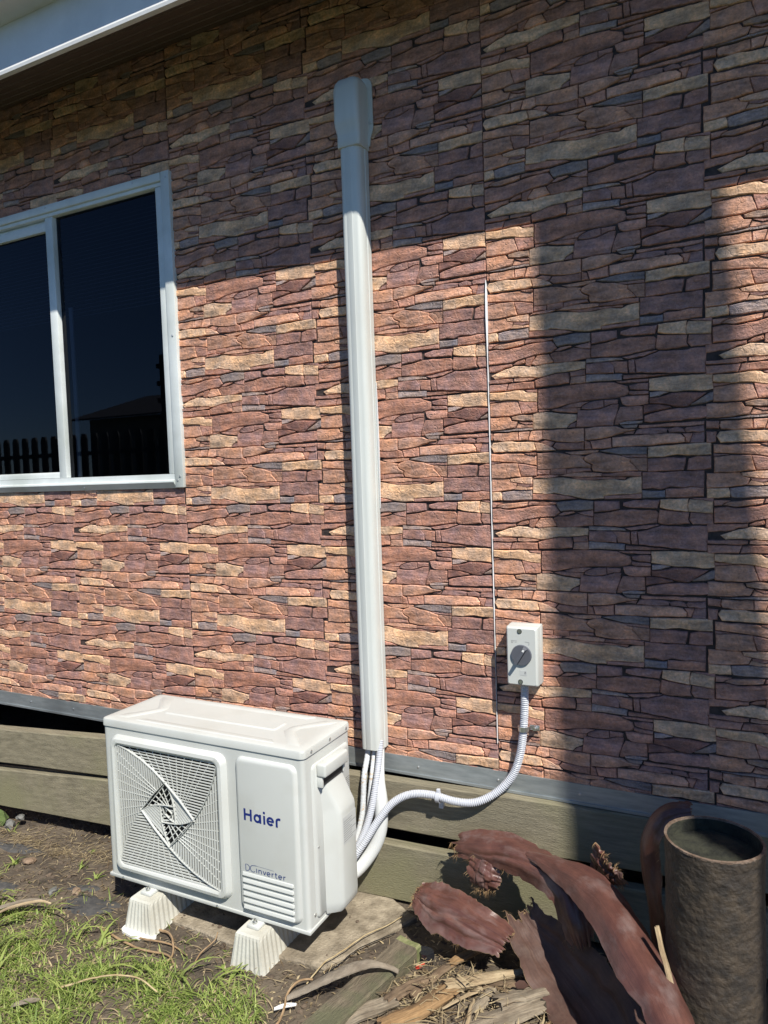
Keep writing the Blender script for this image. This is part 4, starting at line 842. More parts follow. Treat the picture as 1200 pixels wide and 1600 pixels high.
tag(wrapped([(0.350,-0.040,0.54),(0.351,-0.060,0.485),(0.352,-0.088,0.43),(0.351,-0.098,0.36),(0.349,-0.108,0.30),(0.337,-0.128,0.23),(0.315,-0.155,0.18),(0.30,-0.19,0.16)],0.0095).build('insulated_pipe', M['wrap'], None, 40), 'thicker white wrapped refrigerant pipe leftmost under the pipe cover', 'pipe')
tag(wrapped([(0.373,-0.040,0.54),(0.374,-0.058,0.485),(0.379,-0.086,0.43),(0.376,-0.098,0.37),(0.370,-0.106,0.31),(0.353,-0.122,0.23),(0.335,-0.145,0.19),(0.325,-0.17,0.17)],0.0072).build('insulated_pipe', M['wrap'], None, 40), 'thinner white wrapped refrigerant pipe between its thicker twin and the conduit', 'pipe')
P = crom([(0.392,-0.030,0.545),(0.398,-0.046,0.48),(0.412,-0.088,0.415),(0.418,-0.098,0.34),(0.415,-0.102,0.27),(0.400,-0.110,0.215),(0.372,-0.128,0.165),(0.340,-0.155,0.128),(0.305,-0.19,0.112)], 0.01)
tag(MB().tube(P, [0.010+0.013*sstep(6,20,i) for i in range(len(P))], 16).build('pipe_insulation', M['insul'], None, 50), 'fat white insulated pipe bundle curving behind the air conditioner', 'pipe')

# ------------------------------------------------------------------ cast-iron pipe
ip = thing('iron_pipe', 'pitted rusty cast-iron pipe standing upright at the right edge', 'pipe', (1.441,-0.437,0))
b = MB(); rings = []
for i in range(111):
    z = -0.02+0.62*i/110; ring_ = []
    for k in range(96):
        a = 2*pi*k/96; q = Vector((cos(a)*5, sin(a)*5, z*38)); rr = 0.1035 + 0.0012*noise.noise(q*0.5) + 0.0016*noise.noise(q*1.4) + 0.0010*noise.noise(q*3) + (0.001 if i > 106 else 0)
        ring_.append((rr*cos(a), rr*sin(a), z))
    rings.append(ring_)
b.loft(rings, False, False); b.build('pipe_wall', M['iron'], ip, 60)
ri = lambda r_, z: [((r_+0.0011*nz(k*0.7,z*30))*cos(2*pi*k/64), (r_+0.0006*nz(k*0.7,z*30))*sin(2*pi*k/64), z) for k in range(64)]
M['rim'] = pmat('rusty_rim', (0.09,0.055,0.035), (0.22,0.16,0.12), 40, 0.8, 0.4, 120)
MB().loft([ri(0.1048,0.598), ri(0.1046,0.602), ri(0.0992,0.6025), ri(0.0985,0.598)], False, False).build('rim', M['rim'], ip, 50)
MB().loft([ri(0.0988,0.6), ri(0.0985,0.5), ri(0.0985,0.40)], False, False).build('pipe_inside', M['iron_in'], ip, 50)
cc = MB(); V = [[(rr*cos(2*pi*k/40), rr*sin(2*pi*k/40), 0.570+0.008*nz(rr*20*cos(2*pi*k/40), rr*20*sin(2*pi*k/40))) for k in range(40)] for rr in (0.0983,0.07,0.045,0.02,0.002)]
cc.loft(V, False, True); cc.build('soil_fill', M['iron_in'], ip, 60)

# ------------------------------------------------------------------ fallen palm sheaths
def sheath(name, label, pts, seed, ragged=(0.02,0.0), outer=True, nt=34, thick=0.003, fray=60, group='fallen palm sheaths', fold=0.0, into=None, cz=1.0, flare=0.16):
    # pts: (centre, width, half-angle deg, outward normal)
    rg = random.Random(seed); n = len(pts)
    C = [Vector(p[0]) for p in pts]; fine = []
    m = 44
    def samp(f, u):
        k = min(n-2, int(u)); t = u-k; a, b = f(k), f(k+1); a0 = f(max(k-1,0)); b1 = f(min(k+2,n-1))
        return 0.5*((2*a)+(b-a0)*t+(2*a0-5*a+4*b-b1)*t*t+(3*a-a0-3*b+b1)*t**3)
    rows = []; frames = []
    for i in range(m+1):
        u = (n-1)*i/m*0.99999
        c = samp(lambda k: C[k], u); w = samp(lambda k: Vector((pts[k][1],0,0)), u).x; A = radians(samp(lambda k: Vector((pts[k][2],0,0)), u).x)
        N = samp(lambda k: Vector(pts[k][3]), u).normalized()
        c2 = samp(lambda k: C[k], min(n-1.0001, u+0.05)); c1 = samp(lambda k: C[k], max(0, u-0.05)); T = (c2-c1).normalized()
        N = (N-T*N.dot(T)).normalized(); B = T.cross(N); frames.append((c, T, N, B, w, A))
    for i, (c, T, N, B, w, A) in enumerate(frames):
        r = w/(2*sin(min(A, pi/2))); row = []
        AL = A*(1+0.28*nz(i*0.11, seed*1.3, 2.0)); AR = A*(1+0.28*nz(i*0.11, seed*1.9, 7.0))
        AL *= 1-0.22*max(0, nz(i*0.42, seed+20, 1)); AR *= 1-0.22*max(0, nz(i*0.42, seed+31, 1))
        cr = [(c0+0.35*nz(i*0.05, seed+k*5.0), dd) for k, (c0, dd) in enumerate(((-0.55,0.07),(-0.1,0.05),(0.38,0.08),(0.72,0.05)))]
        for j in range(nt+1):
            s = -1+2*j/nt; ph = s*(AR if s > 0 else AL)
            ed = abs(s)
            rr = r*(1+0.10*nz(i*0.13, s*1.1, seed)+0.05*nz(i*0.33, s*2.4, seed+3)+0.010*nz(i*0.9, s*7, seed))
            for sc_, dd in cr: rr -= cz*r*dd*(0.5+0.8*nz(i*0.09, sc_*3, seed))*math.exp(-((s-sc_)/0.07)**2)
            q = c + N*(rr*cos(ph)-r*cos(A)*0.55) + B*(rr*sin(ph))
            if ed > 0.72: q += (B*(1 if s > 0 else -1)+N*0.55*nz(i*0.16, seed+4, s))*w*flare*((ed-0.72)/0.28)**2
            if ed > 0.8: q += (B*(1 if s > 0 else -1)*0.9+T*0.3)*(0.006*nz(i*0.8, seed*3.1, s)+0.004*nz(i*2.3,seed,s))*(ed-0.8)/0.2
            e0 = max(0, 1-i/7); e1 = max(0, 1-(m-i)/7)
            if e0: q += T*(-e0)*ragged[0]*(nz(j*0.42, seed*1.7)+0.3*nz(j*1.3, seed))*1.2
            if e1: q += T*e1*ragged[1]*(nz(j*0.42, seed*2.7)+0.3*nz(j*1.3, seed+5))*1.2
            if fold: q -= N*fold*math.exp(-((s-0.15-0.25*sin(i*0.13))/0.10)**2)*sstep(6,18,i)*sstep(m-4,m-16,i)
            row.append(q)
        rows.append(row)
    t = into or thing(name, label, 'palm sheath', rows[m//2][nt//2], group); org = t.location.copy()
    w_ = nt+1; slen = sum((C[k+1]-C[k]).length for k in range(n-1))
    V = [q-org for row in rows for q in row]
    F = [(a*w_+j, a*w_+j+1, (a+1)*w_+j+1, (a+1)*w_+j) for a in range(m) for j in range(nt)]
    b = MB(); b.v = [tuple(v) for v in V]; b.f = F
    def shell(name, off, m_, flip):
        bm = bmesh.new(); bm.from_mesh(MBm(b)); bm.normal_update()
        vs = [v.co + v.normal*off for v in bm.verts]; bm.free()
        o = MB(); o.v = [tuple(v) for v in vs]; o.f = [f[::-1] for f in F] if flip else F
        ob = o.build(name, m_, t, 60); at = ob.data.attributes.new('strip', 'FLOAT_VECTOR', 'POINT')
        at.data.foreach_set('vector', [q for a_ in range(m+1) for j in range(w_) for q in (a_/m*slen, (j/nt-0.5)*0.16, seed*0.37)]); return ob, vs
    def MBm(mb):
        me = bpy.data.meshes.new('tmp'); me.from_pydata(mb.v, [], mb.f); me.update(); return me
    o1, va = shell('outer_skin', thick/2 if outer else -thick/2, M['sheath'], not outer)
    o2, vb = shell('inner_skin', -thick/2 if outer else thick/2, M['sheath_in'], outer)
    # torn rim closing the two skins
    loop = [j for j in range(w_)] + [a*w_+nt for a in range(1, m+1)] + [m*w_+j for j in range(nt-1, -1, -1)] + [a*w_ for a in range(m-1, 0, -1)]
    e = MB(); L = len(loop)
    e.v = [tuple(va[i]) for i in loop] + [tuple(vb[i]) for i in loop]; e.f = [(k, (k+1)%L, L+(k+1)%L, L+k) for k in range(L)]
    # paler torn lip standing a little proud
    lp = MB(); pth = [(va[i]+vb[i])/2 for i in loop]
    rad = [thick*((0.62 if (k < w_ or w_+m <= k < 2*w_+m) else 0.5)*(0.7+0.7*abs(nz(k*0.31, seed)))) for k in range(L)]
    lp.tube(pth+[pth[0]], rad+[rad[0]], 5, False); lp.build('torn_edge', M['sheath_edge'], t)
    if fray:
        fb = MB()
        while len(fb.f) < fray*2:
            end = rg.random() < 0.7; i0 = rg.randrange(w_) if end else rg.randrange(L)
            if end and ragged[1] > ragged[0]: i0 += w_+m-1
            base_d = Vector((rg.uniform(-1,1), rg.uniform(-1,0.2), rg.uniform(-1.2,0.3))).normalized()
            for k in range(rg.randint(4, 22)):
                i = loop[(i0+int(rg.gauss(0, 1.6))) % L]; p = (va[i]+vb[i])/2
                d = (base_d+Vector((rg.gauss(0,0.35), rg.gauss(0,0.35), rg.gauss(0,0.35)))).normalized(); l = rg.uniform(0.004, 0.026)*rg.uniform(0.5,1.3)
                d2 = (d+Vector((rg.uniform(-.7,.7), rg.uniform(-.7,.7), -0.5))).normalized(); s = rg.uniform(0.0003,0.0008)
                a, c_, e_ = p, p+d*l*0.5, p+d*l*0.5+d2*l*0.5; sd_ = d.cross(Vector((0.3,1,0.2))).normalized()*s
                fb.add([a-sd_, a+sd_, c_+sd_*0.8, c_-sd_*0.8, e_], [(0,1,2,3),(3,2,4)])
        fo = fb.build('frayed_fibres', M['fibre'], t); fo['kind'] = 'stuff'
    return t
V3 = Vector
up = V3((0.1,-0.75,0.65))
big = sheath('palm_sheath', 'large arching red-brown palm sheath bent over the debris beside the iron pipe', [
    ((0.700,-0.108,0.268),0.050,40,(-0.1,-0.9,0.45)), ((0.735,-0.115,0.276),0.072,48,(-0.05,-0.88,0.5)), ((0.802,-0.128,0.290),0.088,55,(0,-0.85,0.55)), ((0.860,-0.143,0.298),0.090,62,(0.05,-0.8,0.6)), ((0.935,-0.172,0.299),0.086,74,(0.1,-0.72,0.68)),
    ((1.010,-0.212,0.295),0.090,78,(0.15,-0.68,0.72)), ((1.067,-0.252,0.280),0.088,72,(0.15,-0.75,0.62)), ((1.098,-0.285,0.240),0.078,60,(0.1,-0.9,0.4)), ((1.115,-0.295,0.185),0.055,50,(0.05,-0.95,0.25))], 11, (0.03,0.02), fray=170, fold=0.006, cz=0.4, flare=0.08)
sheath('', '', [
    ((0.925,-0.176,0.322),0.022,40,(0.1,-0.6,0.8)), ((0.985,-0.208,0.330),0.040,48,(0.15,-0.6,0.78)), ((1.045,-0.245,0.335),0.062,55,(0.2,-0.6,0.75)), ((1.110,-0.292,0.338),0.086,62,(0.22,-0.62,0.75)), ((1.168,-0.345,0.333),0.104,72,(0.25,-0.62,0.74)), ((1.222,-0.412,0.318),0.108,77,(0.28,-0.6,0.75)), ((1.268,-0.472,0.300),0.108,78,(0.3,-0.55,0.78)),
    ((1.319,-0.542,0.276),0.106,78,(0.3,-0.5,0.8)), ((1.363,-0.612,0.246),0.102,78,(0.3,-0.4,0.85)), ((1.405,-0.69,0.200),0.10,88,(0.3,-0.3,0.9)), ((1.44,-0.78,0.125),0.09,85,(0.3,-0.2,0.9)), ((1.47,-0.87,0.03),0.08,80,(0.3,-0.1,0.9))], 17, (0.010,0.02), fray=40, into=big, cz=0.22, flare=0.04)
sheath('palm_sheath', 'hanging torn flap of palm sheath with fringed end near the skirting boards', [
    ((0.812,-0.140,0.275),0.055,40,(-0.1,-0.95,0.2)), ((0.806,-0.148,0.248),0.075,40,(-0.1,-0.95,0.15)), ((0.800,-0.150,0.218),0.080,36,(-0.1,-0.97,0.1)), ((0.800,-0.146,0.190),0.055,30,(-0.1,-0.97,0))], 23, (0.0,0.035), fray=520)
sheath('palm_sheath', 'short flat red-brown palm sheath lying left of the large arching one', [
    ((0.596,-0.198,0.128),0.055,32,(-0.05,-0.66,0.75)), ((0.630,-0.210,0.124),0.085,40,(0,-0.66,0.75)), ((0.677,-0.224,0.120),0.100,44,(0.03,-0.64,0.77)), ((0.758,-0.246,0.116),0.104,42,(0.05,-0.62,0.78)), ((0.836,-0.270,0.112),0.090,40,(0.1,-0.62,0.78)), ((0.905,-0.290,0.104),0.06,36,(0.1,-0.6,0.8))], 37, (0.02,0.02), fray=260, fold=0.006)
sheath('palm_sheath', 'dark hollow palm sheath opening upward under the arching one', [
    ((0.915,-0.225,0.185),0.080,50,(0.1,0.62,-0.75)), ((0.960,-0.265,0.165),0.100,56,(0.15,0.6,-0.78)), ((1.02,-0.315,0.148),0.130,62,(0.2,0.55,-0.8)), ((1.10,-0.385,0.132),0.150,66,(0.25,0.5,-0.82)), ((1.18,-0.455,0.114),0.155,66,(0.25,0.45,-0.85)), ((1.25,-0.53,0.088),0.15,62,(0.25,0.4,-0.87)), ((1.31,-0.61,0.055),0.13,58,(0.2,0.35,-0.9))], 41, (0.03,0.02), outer=True, fray=160)
sheath('palm_sheath', 'curled dark palm sheath standing in shade behind the iron pipe', [
    ((1.385,-0.225,0.555),0.045,80,(-0.7,-0.3,0.6)), ((1.340,-0.225,0.540),0.060,85,(-0.8,-0.25,0.5)), ((1.308,-0.225,0.500),0.068,88,(-0.95,-0.2,0.1)), ((1.293,-0.225,0.44),0.072,88,(-0.95,-0.3,-0.1)), ((1.297,-0.225,0.37),0.075,88,(-0.95,-0.3,-0.1)), ((1.31,-0.23,0.28),0.07,88,(-0.95,-0.3,0)), ((1.32,-0.23,0.14),0.07,88,(-0.95,-0.3,0)), ((1.32,-0.23,0.0),0.06,88,(-0.95,-0.3,0))], 53, (0.01,0.02), fray=110)
sheath('palm_sheath', 'small fan-shaped palm scrap in shade between the sheath and the pipe', [
    ((1.118,-0.125,0.235),0.025,26,(0,-0.9,0.4)), ((1.14,-0.130,0.285),0.05,28,(0,-0.9,0.4)), ((1.165,-0.135,0.325),0.08,28,(0,-0.9,0.4)), ((1.186,-0.14,0.352),0.10,28,(0,-0.9,0.4))], 67, (0.0,0.012), fray=160)

# ------------------------------------------------------------------ bark, sticks and timber
def rough_log(p0, p1, r0, r1, seed, flat=0.7, bend=0.012, n=22, k=22):
    rg = random.Random(seed); p0, p1 = V3(p0), V3(p1); d = (p1-p0).normalized(); side = d.cross(V3((0,0,1))).normalized(); upv = side.cross(d); rings = []
    s1, s2 = rg.uniform(-1,1), rg.uniform(-0.4,0.6)
    for i in range(n+1):
        t = i/n; c = p0.lerp(p1, t) + side*bend*s1*sin(pi*t) + upv*bend*s2*sin(pi*t) + side*0.004*nz(t*4, seed)
        r = r0+(r1-r0)*t; ring_ = []
        for j in range(k):
            a = 2*pi*j/k; rr = r*(1+0.20*nz(t*3, cos(a)*1.3+seed, sin(a)*1.3)+0.10*nz(t*9, cos(a)*4, sin(a)*4+seed)+0.16*nz(t*1.6, cos(a)*5+seed, sin(a)*5)+0.07*nz(t*5, cos(a)*9, sin(a)*9+seed)) 
            q = c+side*rr*cos(a)+upv*rr*sin(a)*flat
            if i == 0: q -= d*rg.uniform(0, r*0.7)
            if i == n: q += d*rg.uniform(0, r*0.7)
            ring_.append(q)
        rings.append(ring_)
    return MB().loft(rings), (p0+p1)/2
def put(name, mb, org, m, label, cat, sm=45, group=None):
    o = mb.build(name, m, None, sm); org = V3(org)
    for v in o.data.vertices: v.co -= org
    o.location = org; tag(o, label, cat, group); return o
LOGS = [
 ('bark_piece', (0.50,-0.72,0.012),(0.650,-0.515,0.026),0.026,0.020,'wood_grey','long grey split branch running in from the bottom edge left of the bark pile',0.6),
 ('bark_piece', (0.640,-0.525,0.028),(0.705,-0.410,0.030),0.018,0.015,'bark','dark brown barky stick end to end with the long grey split branch',0.7),
 ('bark_piece', (0.690,-0.475,0.022),(0.752,-0.288,0.026),0.015,0.012,'bark','slim brown branch pointing from the pile towards the short flat sheath',0.8),
 ('wood_piece', (0.742,-0.315,0.026),(0.840,-0.198,0.036),0.013,0.013,'wood_orange','short orange-brown split stick against the short flat sheath',0.85),
 ('bark_piece', (0.665,-0.60,0.022),(0.782,-0.425,0.036),0.024,0.025,'wood_orange','thick orange-brown log in the middle of the pile',0.7),
 ('bark_piece', (0.775,-0.425,0.044),(0.950,-0.292,0.050),0.023,0.012,'wood_pale','pale tapering peeled branch lying across the pile',0.6),
 ('wood_strip', (0.790,-0.50,0.038),(0.860,-0.400,0.046),0.003,0.009,'wood_pale','cream torn wood strip below the pale tapering branch',0.35),
 ('wood_piece', (0.872,-0.50,0.028),(0.890,-0.385,0.036),0.017,0.017,'wood_grey','stubby upright-grained grey-brown board scrap in the pile',0.5),
 ('wood_piece', (0.945,-0.46,0.03),(0.925,-0.37,0.035),0.013,0.012,'bark','dark stubby block beside the upright-grained board scrap',0.6),
 ('bark_piece', (0.80,-0.60,0.025),(1.02,-0.405,0.055),0.032,0.028,'wood_grey','broad grey fibrous bark slab at the bottom edge below the hollow sheath',0.45),
 ('bark_piece', (0.93,-0.44,0.055),(1.08,-0.31,0.065),0.030,0.022,'wood_grey','ragged grey-green bark slab tucked under the hollow sheath',0.4),
 ('bark_piece', (0.86,-0.36,0.03),(1.05,-0.25,0.035),0.018,0.016,'bark','dark flat stick in shade under the hollow sheath',0.6),
 ('wood_piece', (1.00,-0.56,0.03),(1.07,-0.47,0.05),0.020,0.018,'wood_orange','cut branch stub with orange end at the bottom edge',0.85),
 ('wood_strip', (1.325,-0.50,0.40),(1.405,-0.585,0.16),0.006,0.011,'wood_pale','pale split stake leaning against the iron pipe',0.4),
 ('wood_strip', (0.72,-0.36,0.02),(0.66,-0.44,0.02),0.004,0.010,'wood_grey','thin grey bark splinter beside the slim brown branch',0.4),
 ('wood_strip', (0.70,-0.62,0.05),(0.86,-0.56,0.05),0.006,0.005,'straw','bent straw-coloured twig over the bark at the bottom edge',0.6),
 ('wood_strip', (0.88,-0.56,0.05),(0.86,-0.45,0.05),0.006,0.003,'wood_pale','short cream splinter standing beside the board scrap',0.5),
]
for i, (nm, p0, p1, r0, r1, m, lab, flat) in enumerate(LOGS):
    dz = 0.0
    mb, c = rough_log(p0, p1, r0, r1, 100+i*7, flat)
    o = put(nm, mb, c, M['log_'+m], lab, 'bark' if nm.startswith('bark') else 'wood', 40, 'debris pile')
    ln = (V3(p1)-V3(p0)).length; at = o.data.attributes.new('strip', 'FLOAT_VECTOR', 'POINT')
    at.data.foreach_set('vector', [q for a_ in range(23) for j in range(22) for q in (a_/22*ln, 0.5*(r0+r1)*3.0*abs(j/11-1), i*1.7+j*0.0)])
# twisted bark strip lying over the timber
P = crom([(0.38,-0.62,0.02),(0.44,-0.575,0.045),(0.50,-0.53,0.070),(0.56,-0.475,0.076),(0.61,-0.445,0.06),(0.635,-0.44,0.05)], 0.008)
b = MB(); rows = []
for i, p in enumerate(P):
    t = i/(len(P)-1); w = 0.005+0.022*sin(pi*min(1,t*0.9+0.08)); d = (P[min(i+1,len(P)-1)]-P[max(0,i-1)]).normalized(); sd_ = d.cross(V3((0,0.25,1))).normalized()
    rows.append([p+sd_*w*s+V3((0,0,0.006*(1-s*s)+0.003*nz(i*0.4,s*3)+ (0.004 if s2 else 0))) for s, s2 in ((-1,0),(-0.5,0),(0,0),(0.5,0),(1,0),(1,1),(0.5,1),(0,1),(-0.5,1),(-1,1))])
b.loft(rows); put('bark_strip', b, (0.5,-0.53,0.05), M['wood_grey'], 'long twisted grey bark strip lying across the sawn timber', 'bark', 50, 'debris pile')
# sawn timber
t = thing('timber_offcut', 'old sawn timber length with a green mossy end beside the slab', 'timber', (0.605,-0.30,0.0))
t.rotation_euler = (0, 0, radians(-12.0))
b = MB(); rings = []
for y, zt in ((0.0,0.054),(-0.022,0.055),(-0.028,0.050))+tuple((-0.028-0.03*k,0.050-0.0004*k) for k in range(1,21)):
    rings.append([(-0.040,y,-0.012),(0.040+0.002*nz(y*30,1),y,-0.012),(0.041+0.003*nz(y*25,2),y,zt-0.006),(0.036,y,zt+0.002*nz(y*30,4)),(0.0,y,zt-0.003),(-0.035,y,zt+0.003*nz(y*22,5)),(-0.040+0.003*nz(y*25,3),y,zt-0.006)])
b.loft(rings[1:]); b.build('length', M['timber'], t)
b = MB(); b.loft(rings[:2]); b.build('mossy_end', M['timber_end'], t, label='green mossy sawn end of the timber')

def stick(pts, r0, r1, m, name, label, cat='stick', grp='dry sticks and roots'):
    P = crom(pts, 0.012); n = len(P); P = [p+V3((0.002*nz(i*0.5,1,r0*999),0.002*nz(i*0.5,2,r0*999),0.001*nz(i*0.6,3))) for i, p in enumerate(P)]
    return put(name, MB().tube(P, [r0+(r1-r0)*i/(n-1) for i in range(n)], 6), P[n//2], M[m], label, cat, 60, grp)
def G(x, y, dz=0.0): return (x, y, max(gh(x, y), 0.006 if in_poly(x, y, SLAB) else -1)+dz)
stick([G(0.385,-0.53,0.012),G(0.40,-0.46,0.03),G(0.43,-0.39,0.03),G(0.455,-0.30,0.022),G(0.49,-0.215,0.012),G(0.52,-0.13,0.01)],0.0022,0.0012,'straw','straw_stalk','long straw stalk lying over the slab beside the sawn timber')
stick([G(0.40,-0.52,0.01),G(0.43,-0.44,0.012),G(0.455,-0.36,0.02),G(0.49,-0.28,0.018),G(0.515,-0.22,0.012)],0.0016,0.0012,'plastic_black','black_wire','thin black wire on the slab parallel to the straw stalk','wire')
stick([G(0.40,-0.80,0.01),G(0.40,-0.68,0.02),G(0.37,-0.60,0.03),G(0.375,-0.55,0.035),G(0.40,-0.52,0.02)],0.004,0.003,'root','dry_root','pale root curving up out of the grass near the sawn timber')
stick([G(-0.38,-0.575,0.006),G(-0.27,-0.60,0.012),G(-0.17,-0.605,0.01),G(-0.07,-0.60,0.012),G(-0.025,-0.62,0.004)],0.0042,0.0026,'root','dry_root','long horizontal root in front of the left support block')
stick([G(-0.185,-0.515,0.012),G(-0.13,-0.525,0.02),G(-0.085,-0.56,0.016),G(-0.055,-0.60,0.012),G(-0.06,-0.635,0.006)],0.0042,0.003,'root','dry_root','root bending down beside the left support block')
stick([G(-0.23,-0.565,0.008),G(-0.15,-0.565,0.014),G(-0.10,-0.555,0.012),G(-0.02,-0.57,0.01)],0.003,0.0022,'root','dry_root','short crooked root crossing the bending root')
stick([G(0.02,-0.58,0.005),G(0.02,-0.545,0.02),G(0.035,-0.50,0.035),G(0.03,-0.485,0.045)],0.0025,0.0018,'root','dry_root','little upright root between the two support blocks')
stick([G(-0.25,-0.85,0.02),G(-0.15,-0.78,0.045),G(-0.05,-0.745,0.05),G(0.03,-0.745,0.03)],0.0028,0.002,'straw','straw_stalk','bent straw stalk arching over the grass')
def ribbon(pts, w, m, name, label, cat='dry leaf', grp='dry leaf strips'):
    P = crom(pts, 0.012); rows = []
    for i, p in enumerate(P):
        t = i/(len(P)-1); d = (P[min(i+1,len(P)-1)]-P[max(0,i-1)]).normalized(); sd_ = d.cross(V3((0,0,1))).normalized(); q = w*(0.35+0.65*sin(pi*(0.1+0.85*t)))
        rows.append([p-sd_*q, p+V3((0,0,-0.002)), p+sd_*q, p+sd_*q+V3((0,0,0.002)), p, p-sd_*q+V3((0,0,0.002))])
    return put(name, MB().loft(rows), P[len(P)//2], M[m], label, cat, 50, grp)
ribbon([G(-0.80,-0.735,0.02),G(-0.73,-0.68,0.04),G(-0.665,-0.625,0.05),G(-0.63,-0.60,0.045)],0.010,'wood_grey','dry_leaf_strip','broader greyish dry leaf strip lying in the grass at the left')
ribbon([G(-0.74,-0.735,0.025),G(-0.69,-0.68,0.045),G(-0.62,-0.62,0.055),G(-0.585,-0.60,0.05)],0.007,'wood_pale','dry_leaf_strip','narrower tan dry leaf strip beside the broader one')
ribbon([G(-0.315,-0.945,0.02),G(-0.28,-0.925,0.03),G(-0.25,-0.905,0.028)],0.010,'wood_grey','dry_leaf_strip','curled grey leaf scrap at the bottom left corner')
ribbon([G(0.84,-0.215,0.06),G(0.875,-0.20,0.075),G(0.91,-0.195,0.068)],0.016,'rock_grey','dry_leaf_strip','crumpled grey leaf behind the short flat sheath')
ribbon([G(0.958,-0.395,0.055),G(0.972,-0.385,0.06),G(0.985,-0.372,0.056)],0.016,'sheath_in','dry_leaf_strip','small round red-brown leaf on the bark pile')
ribbon([G(0.362,-0.655,0.018),G(0.388,-0.640,0.024),G(0.415,-0.626,0.024)],0.008,'white','white_scrap','white torn scrap on the soil left of the sawn timber','scrap','scraps on the soil')
b = MB(); rg = random.Random(5)
b.loft([[(0.026*(1+0.25*nz(k*1.3,z*50))*cos(2*pi*k/11), 0.019*(1+0.25*nz(k*1.7,z*60,3))*sin(2*pi*k/11), z+0.006*nz(k*1.1,z*80,7)) for k in range(11)] for z in (-0.004,0.012,0.028,0.038)])
o = b.build('plastic_scrap', M['plastic_black'], None, 20); o.location = G(0.655,-0.300,0.0); tag(o, 'crumpled black plastic scrap by the green timber end', 'plastic', 'scraps on the soil')
o = MB().rbox(-0.004,0.004,-0.016,0.016,0,0.007,r=0.002).build('plastic_scrap', M['red'], None, 30); o.location = G(0.652,-0.335,0.002); o.rotation_euler = (0.1,0.1,-0.5); tag(o, 'tiny red plastic bit beside the sawn timber', 'plastic', 'scraps on the soil')

# ------------------------------------------------------------------ rocks
def rock(x, y, s, m, label, seed, zs=0.75, zoff=0.0):
    bm = bmesh.new(); bmesh.ops.create_icosphere(bm, subdivisions=2, radius=1.0)
    for v in bm.verts:
        q = v.co.copy(); k = 1+0.42*noise.noise(q*1.2+V3((seed*7.3,0,0)))+0.22*noise.noise(q*2.6+V3((seed*3.1,1,0)))
        v.co = V3((q.x*k*s[0], q.y*k*s[1], q.z*k*s[2]))
    me = bpy.data.meshes.new('rock'); bm.to_mesh(me); bm.free(); me.materials.append(M[m]); smooth(me, 18)
    o = bpy.data.objects.new('rock', me); COL.objects.link(o); o.location = (x, y, gh(x, y)+s[2]*0.5+zoff); return tag(o, label, 'rock', 'rocks along the boards')
rock(-1.335,-0.250,(0.036,0.026,0.034),'rock_moss','green mossy rock under the lower left board',1,0.8,0.005)
rock(-1.262,-0.262,(0.026,0.022,0.024),'rock_grey','pale grey rock right of the mossy one',2)
rock(-1.43,-0.262,(0.030,0.025,0.028),'rock_grey','grey rock at the left edge under the board',3,0.8,0.03)
rock(-1.23,-0.235,(0.020,0.015,0.011),'rock_grey','small flat grey stone touching the lower board',5,0.8,0.035)
rock(-0.955,-0.405,(0.030,0.022,0.012),'rock_brown','flat brown stone on the soil left of the unit',4)
rock(-0.62,-0.47,(0.018,0.014,0.010),'rock_brown','small reddish stone near the black weed mat',8)
rock(-0.70,-0.50,(0.015,0.02,0.009),'rock_grey','small grey pebble left of the reddish stone',9)

# black weed mat showing through the soil
def matpatch(x, y, sx, sy, rot, seed, label):
    n = 26; ring_ = []; b = MB(); cs, sn = cos(rot), sin(rot); rings = []
    for rr in (1.0, 0.75, 0.5, 0.25, 0.05):
        row = []
        for k in range(n):
            a = 2*pi*k/n; q = rr*(1+0.35*nz(cos(a)*1.4+seed, sin(a)*1.4)+0.15*nz(cos(a)*4+seed, sin(a)*4)); u, v = sx*q*cos(a), sy*q*sin(a)
            X, Y = x+u*cs-v*sn, y+u*sn+v*cs; row.append((X, Y, gh(X, Y)+0.005*(1-rr**4)+ (0.0015 if rr < 1 else -0.003)))
        rings.append(row)
    b.loft(rings, False, True); put('weed_mat', b, (x, y, 0), M['mat'], label, 'weed mat', 60, 'weed mat patches')
matpatch(-0.52,-0.50,0.115,0.058,0.25,1,'largest black weed mat patch left of the support block')
matpatch(-1.10,-0.36,0.13,0.035,0.2,5,'long dark weed mat patch below the left boards')
matpatch(-0.93,-0.56,0.10,0.035,0.3,9,'dark weed mat patch at the left edge above the grass')
matpatch(-0.62,-0.44,0.06,0.025,0.4,13,'small dark weed mat scrap left of the unit')

# ------------------------------------------------------------------ grass, weeds, litter (uncountable)
def strips(name, items, m):
    V, F, T = [], [], []
    for P, w, tint in items:
        b = len(V); n = len(P)
        for i, p in enumerate(P):
            d = (P[min(i+1,n-1)]-P[max(0,i-1)]); sd_ = d.cross(V3((0,0,1)))
            if sd_.length < 1e-6: sd_ = V3((1,0,0))
            sd_.normalize(); ww = w*(1-(i/(n-1))**1.6*0.92)*(0.7 if i == 0 else 1)
            V += [tuple(p-sd_*ww), tuple(p+sd_*ww)]; T += [tint, tint]
        F += [(b+2*i, b+2*i+1, b+2*i+3, b+2*i+2) for i in range(n-1)]
    me = bpy.data.meshes.new(name); me.from_pydata(V, [], F); me.update(); me.materials.append(m)
    a = me.attributes.new('tint', 'FLOAT_COLOR', 'POINT'); a.data.foreach_set('color', [q for t in T for q in (t,t,t,1.0)])
    for p in me.polygons: p.use_smooth = True
    o = bpy.data.objects.new(name, me); COL.objects.link(o); return o
